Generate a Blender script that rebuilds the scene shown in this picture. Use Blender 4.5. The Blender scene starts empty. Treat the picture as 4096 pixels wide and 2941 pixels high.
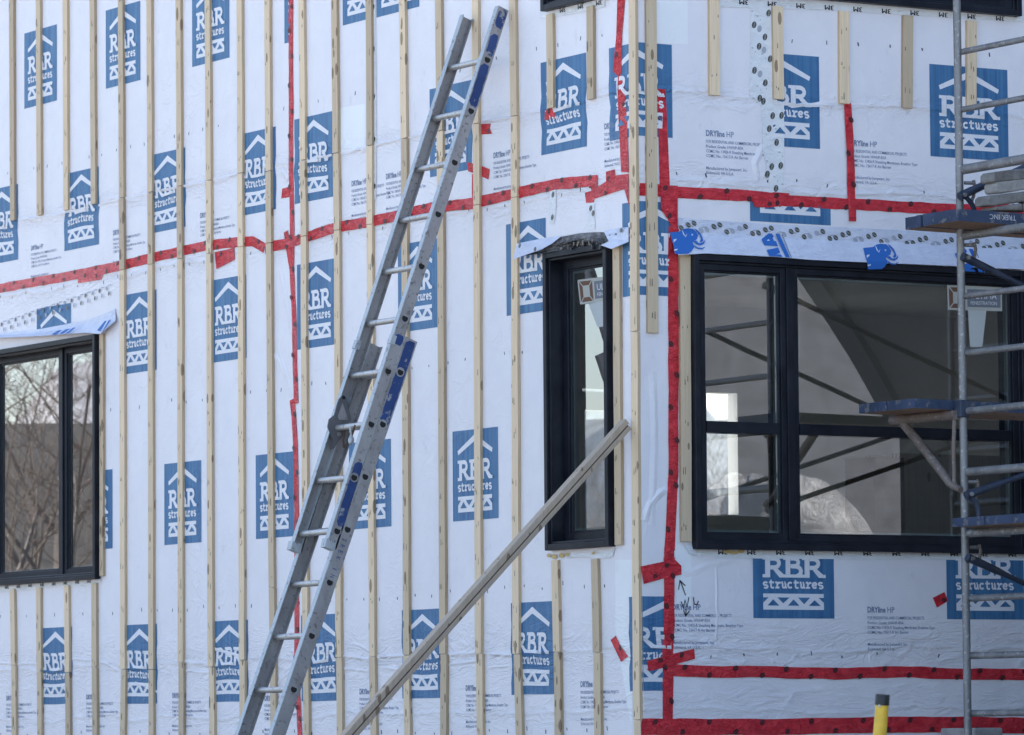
import bpy, math, random
from mathutils import Vector, Matrix
from mathutils.geometry import tessellate_polygon
random.seed(7)
C = bpy.context.scene.collection
PI = math.pi

# ------------------------------------------------------------------ camera, sky, sun, exposure
FPX, IW, IH = 19489.0, 4096.0, 2941.0            # lens: focal length in units of a 4096-wide frame
YAW, PITCH, ROLL = math.radians(31.42), math.radians(4.2656), math.radians(0.4497)
_f = Vector((math.sin(YAW)*math.cos(PITCH), math.cos(YAW)*math.cos(PITCH), math.sin(PITCH)))
_r = Vector((math.cos(YAW), -math.sin(YAW), 0)); _d = -_r.cross(_f)
RGT = math.cos(ROLL)*_r + math.sin(ROLL)*_d
DWN = -math.sin(ROLL)*_r + math.cos(ROLL)*_d
FWD = _f
CAM = Vector((-13.662, -21.093, 1.6))            # the house corner stands at x = y = 0
cam = bpy.data.cameras.new('camera'); cam_o = bpy.data.objects.new('camera', cam); C.objects.link(cam_o)
M3 = Matrix((RGT, -DWN, -FWD)).transposed()
cam_o.matrix_world = Matrix.Translation(CAM) @ M3.to_4x4()
cam.sensor_width = 36; cam.lens = FPX/IW*36; cam.clip_start = 0.5; cam.clip_end = 2000
cam.dof.use_dof = True; cam.dof.focus_distance = 26.6; cam.dof.aperture_fstop = 6.3
S = bpy.context.scene; S.camera = cam_o

SUN_AZ, SUN_EL = math.radians(40), math.radians(38)   # azimuth from +Y towards +X: behind the house
w = bpy.data.worlds.new('World'); S.world = w; w.use_nodes = True
nt = w.node_tree; bg = nt.nodes['Background']
sky = nt.nodes.new('ShaderNodeTexSky'); sky.sky_type = 'NISHITA'; sky.sun_disc = False
sky.sun_elevation = SUN_EL; sky.sun_rotation = SUN_AZ; sky.air_density = 1.0; sky.dust_density = 2.0; sky.ozone_density = 1.7
nt.links.new(sky.outputs[0], bg.inputs[0]); bg.inputs[1].default_value = 0.15
sl = bpy.data.lights.new('sun', 'SUN'); sl.energy = 5.0; sl.angle = math.radians(0.5); sl.color = (1, .95, .86)
so = bpy.data.objects.new('sun', sl); C.objects.link(so)
sd = Vector((math.sin(SUN_AZ)*math.cos(SUN_EL), math.cos(SUN_AZ)*math.cos(SUN_EL), math.sin(SUN_EL)))
so.rotation_euler = sd.to_track_quat('Z', 'Y').to_euler(); so.location = sd*60
S.view_settings.view_transform = 'Standard'; S.view_settings.look = 'None'
S.view_settings.exposure = 1.47; S.view_settings.gamma = 1

# ------------------------------------------------------------------ measuring helpers
Z = 2.03454
def ray(x, y): return RGT*((x-IW/2)/FPX) + DWN*((y-IH/2)/FPX) + FWD
def hit(x, y, n, k):                              # the point of the plane n.p = k seen at that place in the frame
    d = ray(x, y); n = Vector(n); return CAM + d*((k - n.dot(CAM))/n.dot(d))
def SL(x, y, o=0.0): p = hit(x, y, (1, 0, 0), -o); return (-p.y, p.z)
def SR(x, y, o=0.0): p = hit(x, y, (0, 1, 0), -o); return (p.x, p.z)
def SW(x, y, o=0.0, side=None):
    if side is None: side = 'L' if x < 2556 else 'R'
    return SL(x, y, o) if side == 'L' else SR(x, y, o)
def W3(s, z, o=0.0, side=None):                   # wall coordinates -> world; s < 0 is the left wall, s > 0 the right
    if side is None: side = 'L' if s < 0 else 'R'
    return Vector((-o, -s, z)) if side == 'L' else Vector((s, -o, z))
ZX = {1: (0, 1000, 2000, 2996)}
ZY = {1: 0, 2: 700, 3: 1400, 4: 2141}
def zz(row, reg, *pts):                           # notes taken from enlarged crops of the photograph
    X0 = (0, 1000, 2000, 2996)[reg-1]; Y0 = ZY[row]
    return [(X0+p[0]/Z, Y0+p[1]/Z) for p in pts]

# ------------------------------------------------------------------ materials
def mat(name, col, rough=.6, metal=0., **k):
    m = bpy.data.materials.new(name); m.use_nodes = True
    b = m.node_tree.nodes['Principled BSDF']
    b.inputs['Base Color'].default_value = (*col, 1); b.inputs['Roughness'].default_value = rough
    b.inputs['Metallic'].default_value = metal
    if 'spec' in k: b.inputs['Specular IOR Level'].default_value = k['spec']
    return m
class G:                                          # tiny node-graph writer
    def __init__(s, m): s.m = m; s.t = m.node_tree; s.b = s.t.nodes['Principled BSDF']
    def n(s, typ, **k):
        q = s.t.nodes.new('ShaderNode'+typ)
        for a, v in k.items(): setattr(q, a, v)
        return q
    def l(s, a, b): s.t.links.new(a, b)
    def pos(s): return s.n('NewGeometry').outputs['Position']
    def math(s, op, a, b=None, c=None):
        q = s.n('Math', operation=op)
        for i, v in enumerate((a, b, c)):
            if v is None: continue
            if isinstance(v, (int, float)): q.inputs[i].default_value = v
            else: s.l(v, q.inputs[i])
        return q.outputs[0]
    def scale(s, v, xyz, off=None):
        q = s.n('VectorMath', operation='MULTIPLY'); s.l(v, q.inputs[0]); q.inputs[1].default_value = xyz
        if off is None: return q.outputs[0]
        a = s.n('VectorMath', operation='ADD'); s.l(q.outputs[0], a.inputs[0]); s.l(off, a.inputs[1]); return a.outputs[0]
    def noise(s, v, sc, det=4, rough=.55, dist=0):
        q = s.n('TexNoise'); q.inputs['Scale'].default_value = sc; q.inputs['Detail'].default_value = det
        q.inputs['Roughness'].default_value = rough; q.inputs['Distortion'].default_value = dist; s.l(v, q.inputs['Vector']); return q.outputs['Fac']
    def ramp(s, f, *st):
        q = s.n('ValToRGB'); e = q.color_ramp.elements
        while len(e) < len(st): e.new(.5)
        for i, (p, c) in enumerate(st):
            e[i].position = p; e[i].color = (*c, 1) if not isinstance(c, (int, float)) else (c, c, c, 1)
        s.l(f, q.inputs[0]); return q.outputs[0]
    def mix(s, f, a, b, typ='MIX'):
        q = s.n('Mix', data_type='RGBA', blend_type=typ)
        for i, v in ((0, f), (6, a), (7, b)):
            if isinstance(v, (int, float)): q.inputs[i].default_value = v
            elif isinstance(v, tuple): q.inputs[i].default_value = (*v, 1)
            else: s.l(v, q.inputs[i])
        return q.outputs[2]
    def bump(s, h, strength=.3, dist=.01):
        q = s.n('Bump'); q.inputs['Strength'].default_value = strength; q.inputs['Distance'].default_value = dist
        s.l(h, q.inputs['Height']); s.l(q.outputs[0], s.b.inputs['Normal'])
    def rnd(s):
        o = s.n('ObjectInfo').outputs['Random']
        q = s.n('CombineXYZ'); a = s.math('MULTIPLY', o, 37.0)
        for i in range(3): s.l(a, q.inputs[i])
        return q.outputs[0], o
    def col(s, c): s.l(c, s.b.inputs['Base Color'])

def wrap_height(g):                               # creases of the sheet, the same for the sheet and everything printed on it
    p = g.pos(); sep = g.n('SeparateXYZ'); g.l(p, sep.inputs[0]); z = sep.outputs['Z']
    big = g.noise(g.scale(p, (1.3, 1.3, .8)), 1.2, 3)
    fine = g.noise(p, 9, 5, .6)
    cr = g.math('ABSOLUTE', g.math('SUBTRACT', g.noise(g.scale(p, (3.1, 3.1, 4.3)), 1.3, 3, .5, .8), .5))
    crs = g.math('MULTIPLY', g.math('SUBTRACT', .05, g.math('MINIMUM', cr, .05)), 2.0)
    msk = g.ramp(g.noise(p, .9, 3), (.48, 0.), (.66, 1.))
    tot = g.math('ADD', g.math('ADD', g.math('MULTIPLY', big, 1.6), g.math('MULTIPLY', fine, .14)), g.math('MULTIPLY', crs, msk))
    wob = g.math('MULTIPLY', g.noise(g.scale(p, (.9, .9, 0)), 1.5, 2), .16)
    dia = g.noise(g.scale(p, (2.2, 2.2, 7.0)), 2.2, 4, .6, 1.2)
    rid = g.math('ABSOLUTE', g.math('SUBTRACT', dia, .5))
    for z0, band, amp in ((4.92, .07, .30), (2.02, .16, .32), (4.45, .09, .30), (1.70, .09, .22)):
        d = g.math('SUBTRACT', g.math('ADD', z, wob), z0+.08)
        env = g.math('POWER', 2.718, g.math('MULTIPLY', g.math('MULTIPLY', d, d), -1/(band*band)))
        tot = g.math('ADD', tot, g.math('MULTIPLY', g.math('MULTIPLY', env, rid), amp*5))
        d2 = g.math('MULTIPLY', d, d)
        line = g.math('POWER', 2.718, g.math('MULTIPLY', d2, -1/(.012**2)))
        tot = g.math('ADD', tot, g.math('MULTIPLY', line, amp*.8))
    return tot
def wrap_mat(name, c1, c2, streak=False, rough=.5):
    m = mat(name, c1, rough); g = G(m); p = g.pos()
    n = g.noise(g.scale(p, (3, 3, 3)), 2.0, 6, .65)
    if streak:
        st = g.noise(g.scale(p, (26, 26, .35)), 1.6, 3, .6)
        st2 = g.noise(g.scale(p, (6, 6, 9)), 1.0, 5, .6)
        f = g.math('ADD', g.math('MULTIPLY', st, .75), g.math('MULTIPLY', st2, .25))
        g.col(g.ramp(f, (.36, c1), (.62, c2)))
    else:
        f2 = g.noise(g.scale(p, (60, 60, 40)), 3, 3)
        base = g.mix(.35, g.ramp(n, (.3, c1), (.68, c2)), g.ramp(f2, (.35, c1), (.65, c2)))
        sc_ = g.ramp(g.noise(g.scale(p, (7, 7, 4)), 1.6, 7, .7), (.60, 0.), (.72, .30))
        g.col(g.mix(sc_, base, tuple(v*.62 for v in c1)))
    g.bump(wrap_height(g), .68, .028)
    return m
MAT = {}
MAT['wrap'] = wrap_mat('wrap', (.782, .757, .795), (.85, .826, .855))
MAT['blue'] = wrap_mat('print_blue', (.030, .118, .27), (.066, .20, .37), True)
MAT['white'] = wrap_mat('print_white', (.75, .745, .785), (.81, .805, .84))
MAT['ink'] = wrap_mat('print_ink', (.12, .17, .30), (.20, .26, .40))
MAT['pale'] = wrap_mat('lap_patch', (.84, .85, .87), (.89, .90, .91))
MAT['mark'] = mat('staple_mark', (.03, .035, .05), .5)
MAT['pen'] = mat('pen_mark', (.015, .015, .02), .6)

def tape_mat(name, c1, c2, rough, bd=.012):
    m = mat(name, c1, rough); g = G(m); p = g.pos()
    n = g.noise(g.scale(p, (10, 10, 10)), 1.5, 5, .6)
    k = g.noise(g.scale(p, (14, 14, 30)), 1.4, 4, .6, 1.5)
    g.col(g.ramp(n, (.3, c1), (.7, c2)))
    g.bump(g.math('ABSOLUTE', g.math('SUBTRACT', k, .5)), 1., bd); return m
MAT['red'] = tape_mat('red_tape', (.56, .013, .028), (.86, .05, .066), .16, .024)
MAT['dot'] = tape_mat('tape_dot', (.035, .008, .012), (.06, .010, .015), .4)
MAT['clear'] = tape_mat('clear_tape', (.80, .815, .84), (.88, .89, .91), .30)
MAT['cdot'] = mat('clear_tape_dot', (.05, .055, .05), .4)
MAT['gdot'] = mat('clear_tape_grey_dot', (.38, .41, .47), .5)
MAT['flash'] = tape_mat('flashing', (.64, .67, .79), (.73, .76, .87), .45)
MAT['emblem'] = mat('emblem_blue', (.015, .13, .46), .5)

def wood_mat(name, c1, c2, c3, grain=1.0, dark=(.16, .10, .05)):
    m = mat(name, c1, .72); g = G(m); off, rnd = g.rnd(); p = g.pos()
    v = g.scale(p, (70, 70, 2.2), off); v2 = g.scale(p, (9, 9, 1.3), off)
    a = g.noise(v, 1.3, 5, .62, .3); b = g.noise(v2, 1.0, 3)
    c = g.mix(b, g.ramp(a, (.28, c2), (.62, c1)), c3)
    vor = g.n('TexVoronoi', feature='F1'); vor.inputs['Scale'].default_value = 1.0
    g.l(g.scale(p, (24, 24, 8.5), off), vor.inputs['Vector'])
    cs = g.n('SeparateColor'); g.l(vor.outputs['Color'], cs.inputs[0])
    kn = g.math('MULTIPLY', g.math('LESS_THAN', vor.outputs['Distance'], g.math('MULTIPLY', cs.outputs[1], .36)), g.math('GREATER_THAN', cs.outputs[0], .52))
    c = g.mix(g.math('MULTIPLY', kn, .75), c, dark)
    tint = g.math('ADD', .74, g.math('MULTIPLY', rnd, .44))
    hs = g.n('HueSaturation'); g.l(tint, hs.inputs['Value']); g.l(c, hs.inputs['Color']); g.col(hs.outputs[0])
    g.bump(a, .35*grain, .004); return m
MAT['pine'] = wood_mat('pine', (.78, .62, .425), (.57, .415, .26), (.71, .56, .385))
MAT['pine_side_shade'] = wood_mat('pine_side_shade', (.56, .42, .27), (.40, .28, .165), (.50, .38, .25))  # darker pine for batten sides: their shade is put into the colour
MAT['grey_wood'] = wood_mat('weathered_board', (.57, .44, .32), (.38, .275, .185), (.50, .41, .325), 1.4)
MAT['groove'] = mat('board_groove', (.10, .065, .045), .8)
MAT['nail'] = mat('nail_mark', (.06, .045, .03), .5)
MAT['plank'] = wood_mat('plank', (.46, .29, .18), (.30, .18, .11), (.40, .27, .19), 1.2)

def paint_mat(name, c, bare, thr, rough=.5, sc=9., metal=0., spec=.5):
    m = mat(name, c, rough, metal); g = G(m); off, rnd = g.rnd(); p = g.pos()
    n = g.noise(g.scale(p, (sc, sc, sc), off), 1.6, 7, .68)
    n2 = g.noise(g.scale(p, (5, 5, 5), off), 1.2, 4)
    c2 = tuple(x*1.6+.01 for x in c)
    g.col(g.mix(g.ramp(n, (thr, 0.), (thr+.05, 1.)), g.ramp(n2, (.3, c), (.7, c2)), bare))
    g.bump(n, .3, .003); g.b.inputs['Specular IOR Level'].default_value = spec; return m
MAT['blue_paint'] = paint_mat('blue_paint', (.006, .030, .125), (.30, .30, .31), .585)
MAT['plank_paint'] = paint_mat('plank_paint', (.022, .038, .080), (.15, .145, .15), .55, .75, 14)
MAT['black_frame'] = paint_mat('black_frame', (.005, .007, .013), (.010, .012, .018), .72, .42, 3, spec=.22)
def metal_mat(name, c1, c2, rough, metal=.85, dirt=(.12, .10, .09)):
    m = mat(name, c1, rough, metal); g = G(m); off, rnd = g.rnd(); p = g.pos()
    n = g.noise(g.scale(p, (7, 7, 3), off), 1.5, 6, .65); n2 = g.noise(g.scale(p, (40, 40, 40), off), 1.2, 4)
    c = g.mix(g.ramp(n2, (.58, 0.), (.68, .65)), g.ramp(n, (.3, c1), (.7, c2)), dirt); g.col(c)
    g.l(g.ramp(n, (.3, rough-.08), (.7, rough+.15)), g.b.inputs['Roughness']); g.bump(n2, .15, .002); return m
MAT['alu'] = metal_mat('aluminium', (.27, .257, .258), (.43, .417, .415), .5, .55)
MAT['alu_rung'] = metal_mat('rung_aluminium', (.42, .42, .42), (.58, .58, .57), .42, .6)
MAT['alu_light'] = metal_mat('flange_aluminium', (.36, .39, .41), (.50, .53, .55), .5, .4)
MAT['steel'] = metal_mat('galvanised', (.16, .162, .166), (.31, .313, .32), .5, .45, (.55, .54, .52))
MAT['rusty'] = metal_mat('rusty_steel', (.15, .11, .09), (.30, .26, .24), .65, .35, (.50, .48, .45))
MAT['blue_steel'] = metal_mat('blue_steel', (.022, .035, .065), (.06, .08, .125), .5, .3)
MAT['dark_metal'] = metal_mat('dark_metal', (.10, .10, .11), (.18, .18, .19), .5, .5)
MAT['hole'] = mat('hole_dark', (.012, .012, .012), .8)
MAT['rope'] = mat('rope', (.10, .06, .045), .9)
MAT['yellow'] = paint_mat('yellow_plastic', (.68, .44, .045), (.45, .34, .12), .70, .45)
MAT['black'] = mat('black_plastic', (.02, .022, .025), .5)
MAT['foam'] = mat('spray_foam', (.62, .46, .20), .85)
MAT['film'] = tape_mat('crumpled_film', (.02, .02, .022), (.30, .30, .31), .25, .04)
MAT['spacer'] = mat('glazing_spacer', (.35, .38, .39), .4, .5)
def stone_mat(name, c1, c2):
    m = mat(name, c1, .85); g = G(m); off, r = g.rnd(); p = g.pos()
    n = g.noise(g.scale(p, (14, 14, 14), off), 1.3, 8, .7); g.col(g.ramp(n, (.3, c1), (.7, c2))); g.bump(n, .8, .02); return m
MAT['stone'] = stone_mat('grey_stone', (.13, .125, .12), (.27, .265, .26))
MAT['stone_pale'] = stone_mat('pale_stone', (.25, .245, .24), (.40, .39, .38))
def glass_mat():
    m = bpy.data.materials.new('window_glass'); m.use_nodes = True; t = m.node_tree; t.nodes.clear()
    out = t.nodes.new('ShaderNodeOutputMaterial'); mx = t.nodes.new('ShaderNodeMixShader')
    tr = t.nodes.new('ShaderNodeBsdfTransparent'); tr.inputs[0].default_value = (.72, .80, .79, 1)
    gl = t.nodes.new('ShaderNodeBsdfGlossy'); gl.inputs['Roughness'].default_value = 0.0; gl.inputs[0].default_value = (.93, .95, 1, 1)
    nz = t.nodes.new('ShaderNodeTexNoise'); nz.inputs['Scale'].default_value = 1.1; nz.inputs['Detail'].default_value = 1
    bp = t.nodes.new('ShaderNodeBump'); bp.inputs['Strength'].default_value = .05; bp.inputs['Distance'].default_value = .01
    t.links.new(nz.outputs['Fac'], bp.inputs['Height']); t.links.new(bp.outputs[0], gl.inputs['Normal'])
    fr = t.nodes.new('ShaderNodeFresnel'); fr.inputs[0].default_value = 1.5
    mu = t.nodes.new('ShaderNodeMath'); mu.operation = 'MULTIPLY'; mu.inputs[1].default_value = 4.7; mu.use_clamp = True; t.links.new(fr.outputs[0], mu.inputs[0])
    t.links.new(mu.outputs[0], mx.inputs[0]); t.links.new(tr.outputs[0], mx.inputs[1]); t.links.new(gl.outputs[0], mx.inputs[2])
    t.links.new(mx.outputs[0], out.inputs[0]); return m
MAT['glass'] = glass_mat()

# ------------------------------------------------------------------ mesh helpers
class MB:
    def __init__(s): s.v = []; s.f = []; s.m = []; s.ms = []
    def mi(s, m):
        m = MAT[m] if isinstance(m, str) else m
        if m not in s.ms: s.ms.append(m)
        return s.ms.index(m)
    def face(s, pts, m):
        i = len(s.v); s.v += [tuple(p) for p in pts]; s.f.append(tuple(range(i, i+len(pts)))); s.m.append(s.mi(m))
    def add(s, vs, fs, m):
        i = len(s.v); s.v += [tuple(p) for p in vs]
        k = s.mi(m)
        for f in fs: s.f.append(tuple(i+j for j in f)); s.m.append(k)
    def hexa(s, a, b, m):                         # a, b: matching rings of points -> closed prism
        n = len(a); fs = [tuple(range(n))[::-1], tuple(range(n, 2*n))]
        fs += [(i, (i+1) % n, n+(i+1) % n, n+i) for i in range(n)]
        s.add(list(a)+list(b), fs, m)
    def box(s, lo, hi, m, R=None):
        x0, y0, z0 = lo; x1, y1, z1 = hi
        a = [Vector(q) for q in ((x0, y0, z0), (x1, y0, z0), (x1, y1, z0), (x0, y1, z0))]
        b = [q+Vector((0, 0, z1-z0)) for q in a]
        if R: a = [R @ q for q in a]; b = [R @ q for q in b]
        s.hexa(a, b, m)
    def tube(s, p0, p1, r, m, n=12, r1=None, cap=True):
        s.pipe([p0, p1], [r, r if r1 is None else r1], m, n, cap)
    def pipe(s, pts, rs, m, n=10, cap=True):
        pts = [Vector(p) for p in pts]
        if not isinstance(rs, (list, tuple)): rs = [rs]*len(pts)
        t = (pts[1]-pts[0]).normalized(); u = t.orthogonal().normalized(); vs = []; k = len(pts)
        for i, p in enumerate(pts):
            t2 = (pts[min(i+1, k-1)]-pts[max(i-1, 0)]).normalized()
            u = (u - t2*u.dot(t2)).normalized(); v = t2.cross(u)
            vs += [p+(u*math.cos(2*PI*j/n)+v*math.sin(2*PI*j/n))*rs[i] for j in range(n)]
        fs = [(i*n+j, i*n+(j+1) % n, (i+1)*n+(j+1) % n, (i+1)*n+j) for i in range(k-1) for j in range(n)]
        if cap: fs += [tuple(range(n))[::-1], tuple(range((k-1)*n, k*n))]
        s.add(vs, fs, m)
    def build(s, name, parent=None, smooth=False, bevel=0, origin=False):
        me = bpy.data.meshes.new(name)
        o = bpy.data.objects.new(name, me); C.objects.link(o)
        vs = s.v
        if origin and vs:
            c = Vector((sum(v[0] for v in vs)/len(vs), sum(v[1] for v in vs)/len(vs), min(v[2] for v in vs)))
            vs = [tuple(Vector(v)-c) for v in vs]; o.location = c
        me.from_pydata(vs, [], s.f); me.polygons.foreach_set('material_index', s.m)
        for m in s.ms: me.materials.append(m)
        me.validate()
        if smooth:
            me.polygons.foreach_set('use_smooth', [True]*len(me.polygons))
            md = o.modifiers.new('edges', 'EDGE_SPLIT'); md.split_angle = math.radians(38)
        if bevel:
            b = o.modifiers.new('bevel', 'BEVEL'); b.width = bevel; b.segments = 2; b.limit_method = 'ANGLE'; b.angle_limit = math.radians(40)
        if parent is not None:
            o.parent = parent; o.matrix_parent_inverse = Matrix.Translation(-Vector(parent_loc(parent)))
        return o
def parent_loc(p):
    l = Vector(p.location); q = p.parent
    while q is not None: q = None
    return l
def tag(o, label=None, cat=None, group=None, kind=None):
    if label: o['label'] = label
    if cat: o['category'] = cat
    if group: o['group'] = group
    if kind: o['kind'] = kind
    return o
def empty(name, loc, label, cat, group=None, kind=None):
    o = bpy.data.objects.new(name, None); C.objects.link(o); o.location = loc; o.empty_display_size = .2
    return tag(o, label, cat, group, kind)
def sub(name, parent):                            # an Empty that is a part gathering sub-parts; it sits at the thing's base
    o = bpy.data.objects.new(name, None); C.objects.link(o); o.parent = parent; o.empty_display_size = .1; return o

_tc = {}
def text2d(st, bold=0):                                   # filled letter outlines of the built-in font, cap height 1, starting at 0
    key = (st, bold)
    if key in _tc: return _tc[key]
    cu = bpy.data.curves.new('t', 'FONT'); cu.body = st; cu.resolution_u = 2; cu.offset = bold
    o = bpy.data.objects.new('t', cu); C.objects.link(o)
    dg = bpy.context.evaluated_depsgraph_get(); me = o.evaluated_get(dg).to_mesh()
    vs = [(v.co.x, v.co.y) for v in me.vertices]; fs = [tuple(p.vertices) for p in me.polygons]
    o.evaluated_get(dg).to_mesh_clear(); bpy.data.objects.remove(o); bpy.data.curves.remove(cu)
    x0 = min(v[0] for v in vs); h = .70
    _tc[key] = ([((v[0]-x0)/h, v[1]/h) for v in vs], fs, (max(v[0] for v in vs)-x0)/h); return _tc[key]

# printing on the walls: polygons in wall coordinates (s, z), clipped, laid a little proud of the sheet
def clip(poly, ax, k, keep_less):
    out = []
    for i, p in enumerate(poly):
        q = poly[(i+1) % len(poly)]
        pi = (p[ax] <= k) == keep_less or p[ax] == k; qi = (q[ax] <= k) == keep_less or q[ax] == k
        if pi: out.append(p)
        if pi != qi:
            t = (k-p[ax])/(q[ax]-p[ax]); out.append((p[0]+t*(q[0]-p[0]), p[1]+t*(q[1]-p[1])))
    return out
def lay(mb, poly, o, m, cl=()):
    for c in cl: poly = clip(poly, *c)
    if len(poly) < 3: return
    for side, keep in (('L', True), ('R', False)):
        q = clip(poly, 0, 0.0, keep)
        if len(q) >= 3 and max(abs(a[0]-b[0]) for a in q for b in q) > 1e-6: mb.face([W3(a, b, o, side) for a, b in q], m)
def ribbon(pts, w, closed=False):                 # a mitred stroke as quads
    out = []; n = len(pts); L = []; R = []
    for i in range(n):
        a = pts[max(i-1, 0)]; b = pts[min(i+1, n-1)]
        p = pts[i]; d1 = (p[0]-a[0], p[1]-a[1]); d2 = (b[0]-p[0], b[1]-p[1])
        l1 = math.hypot(*d1) or 1; l2 = math.hypot(*d2) or 1
        if i == 0: d1, l1 = d2, l2
        if i == n-1: d2, l2 = d1, l1
        n1 = (-d1[1]/l1, d1[0]/l1); n2 = (-d2[1]/l2, d2[0]/l2); mx, my = n1[0]+n2[0], n1[1]+n2[1]
        ml = math.hypot(mx, my) or 1; mx /= ml; my /= ml; k = w/2/max(.45, mx*n1[0]+my*n1[1])
        L.append((p[0]+mx*k, p[1]+my*k)); R.append((p[0]-mx*k, p[1]-my*k))
    return [[R[i], R[i+1], L[i+1], L[i]] for i in range(n-1)]
def arc(cx, cy, rx, ry, a0, a1, n=8):
    return [(cx+rx*math.cos(math.radians(a0+(a1-a0)*i/n)), cy+ry*math.sin(math.radians(a0+(a1-a0)*i/n))) for i in range(n+1)]
def rect(x0, y0, x1, y1): return [(x0, y0), (x1, y0), (x1, y1), (x0, y1)]
def logo_art():                                   # (polygon, layer, colour) in a unit square
    A = [([(0, 0), (1, 0), (1, 1), (0, 1)], 0, 'blue')]
    A += [([(.115, .775), (.13, .73), (.5, .875), (.5, .95)], 1, 'white'), ([(.5, .95), (.5, .875), (.87, .73), (.885, .775)], 1, 'white')]
    def R(x):
        o = [(rect(x, .443, x+.062, .67), 1), (rect(x-.032, .636, x, .67), 1), (rect(x-.032, .443, x, .478), 1)]
        pl = [(x+.062, .648), (x+.11, .648)] + arc(x+.112, .60, .058, .048, 88, -88, 7) + [(x+.062, .552)]
        o += [(q, 2) for q in ribbon(pl, .046)]
        o += [([(x+.075, .552), (x+.135, .552), (x+.225, .478), (x+.225, .443), (x+.172, .443)], 3)]
        return o
    for p, l in R(.148)+R(.634): A.append((p, l, 'white'))
    A.append((rect(.36, .443, .632, .478), 4, 'white')); A.append((rect(.859, .443, .89, .478), 4, 'white'))
    A.append((rect(.40, .479, .458, .67), 1, 'white')); A.append((rect(.372, .636, .40, .67), 1, 'white'))
    for q in ribbon([(.458, .650), (.50, .650)]+arc(.505, .610, .052, .040, 88, -88, 6)+[(.458, .568)], .042): A.append((q, 2, 'white'))
    for q in ribbon([(.47, .566), (.52, .566)]+arc(.525, .513, .062, .052, 88, -80, 6), .046): A.append((q, 3, 'white'))
    # the word below
    def put(x, st, w):
        for pl in st:
            for q in ribbon([(x+a*w, .325+b*.072) for a, b in pl], .0205): A.append((q, 1+(put.k % 6)*.25, 'white'))
            put.k += 1
    put.k = 0
    Sx = [[(.8, .80)]+arc(.48, .70, .34, .22, 50, 240, 6)+arc(.52, .26, .34, .22, 60, -150, 6)]
    Tx = [[(.02, .9), (.9, .9)], [(.36, 1.3), (.36, .3)]+arc(.62, .28, .26, .2, 180, 330, 5)]
    Rx = [[(.02, .9), (.42, .9)], [(.36, .78), (.36, .24)], [(.02, .12), (.74, .12)], [(.46, .6)]+arc(.76, .6, .28, .28, 150, 40, 4)]
    Ux = [[(0, .9), (.32, .9)], [(.24, .78), (.24, .34)]+arc(.46, .34, .22, .24, 190, 350, 6), [(.52, .9), (.74, .9)], [(.74, .78), (.74, .24)], [(.72, .12), (1.0, .12)]]
    Cx = [arc(.5, .5, .38, .40, 42, 320, 10)]
    Ex = [[(.2, .52), (.86, .52)], arc(.5, .5, .38, .40, 12, 325, 11)]
    x = .117; wd = .0755
    for ch in (Sx, Tx, Rx, Ux, Cx, Tx, Ux, Rx, Ex, Sx): put(x, ch, wd*.93); x += wd
    # the truss
    X = lambda x: (x-60)/1760; Y = lambda y: (1475-y)/2030
    def P(*a): return [(X(x), Y(y)) for x, y in a]
    A.append((P((272, 1285), (1590, 1285), (1585, 930), (272, 930)), 1, 'white'))
    for t in (((360, 1195), (615, 1195), (485, 1055)), ((800, 1195), (1050, 1195), (925, 1055)), ((1255, 1195), (1515, 1195), (1385, 1070)),
              ((575, 1015), (700, 1140), (840, 1015)), ((1025, 1015), (1155, 1160), (1285, 1015)), ((271, 1015), (271, 1130), (385, 1015)), ((1470, 1018), (1591, 1130), (1586, 1018))):
        A.append((P(*t), 2.2, 'blue'))
    return A
ART = logo_art()
def warp(s, z, k):                                # soft buckling of the sheet around its creases
    if s > .2: return s, z
    e = math.exp(-((z-4.88)/.12)**2)*.012 + math.exp(-((z-2.0)/.16)**2)*.010
    return s + e*math.sin(9*z*PI+k*1.7), z + e*.5*math.sin(14*s+k)
def fine(poly, n):
    out = []
    for i, p in enumerate(poly):
        q = poly[(i+1) % len(poly)]
        L = math.hypot(p[0]-q[0], p[1]-q[1]); m = max(1, int(L/n)) if n else 1
        out += [(p[0]+(q[0]-p[0])*j/m, p[1]+(q[1]-p[1])*j/m) for j in range(m)]
    return out
def logo(parent, s0, s1, z0, z1, cl=(), k=0):
    mb = MB()
    for poly, lay_i, m in ART:
        q = [(s0+u*(s1-s0), z0+v*(z1-z0)) for u, v in fine(poly, .12)]
        q = [warp(a, b, k) for a, b in q]
        lay(mb, q, .0015+.0012*lay_i, m, cl)
    return mb.build('printed_logo', parent)

# ------------------------------------------------------------------ the house: walls with openings
house = empty('house', (0, 0, 0), 'house under construction in white building wrap printed with blue panels, seen at its corner', 'house')
ZLO, ZHI = 0.25, 7.4
def wall_panel(mb, side, s0, s1, holes, th=.16):
    ss = sorted({s0, s1, *[h[0] for h in holes], *[h[1] for h in holes]}); zs = sorted({ZLO, ZHI, *[h[2] for h in holes], *[h[3] for h in holes]})
    for a, b in zip(ss, ss[1:]):
        for c, d in zip(zs, zs[1:]):
            if any(h[0] <= a and b <= h[1] and h[2] <= c and d <= h[3] for h in holes): continue
            mb.face([W3(x, z, 0, side) for x, z in ((a, c), (b, c), (b, d), (a, d))], 'wrap')
            mb.face([W3(x, z, -th, side) for x, z in ((a, d), (b, d), (b, c), (a, c))], MAT['drywall'])
    for h in holes:
        q = [(h[0], h[2]), (h[1], h[2]), (h[1], h[3]), (h[0], h[3])]
        for i in range(4):
            p, r = q[i], q[(i+1) % 4]
            mb.face([W3(*p, 0, side), W3(*r, 0, side), W3(*r, -th, side), W3(*p, -th, side)], MAT['drywall'])
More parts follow.
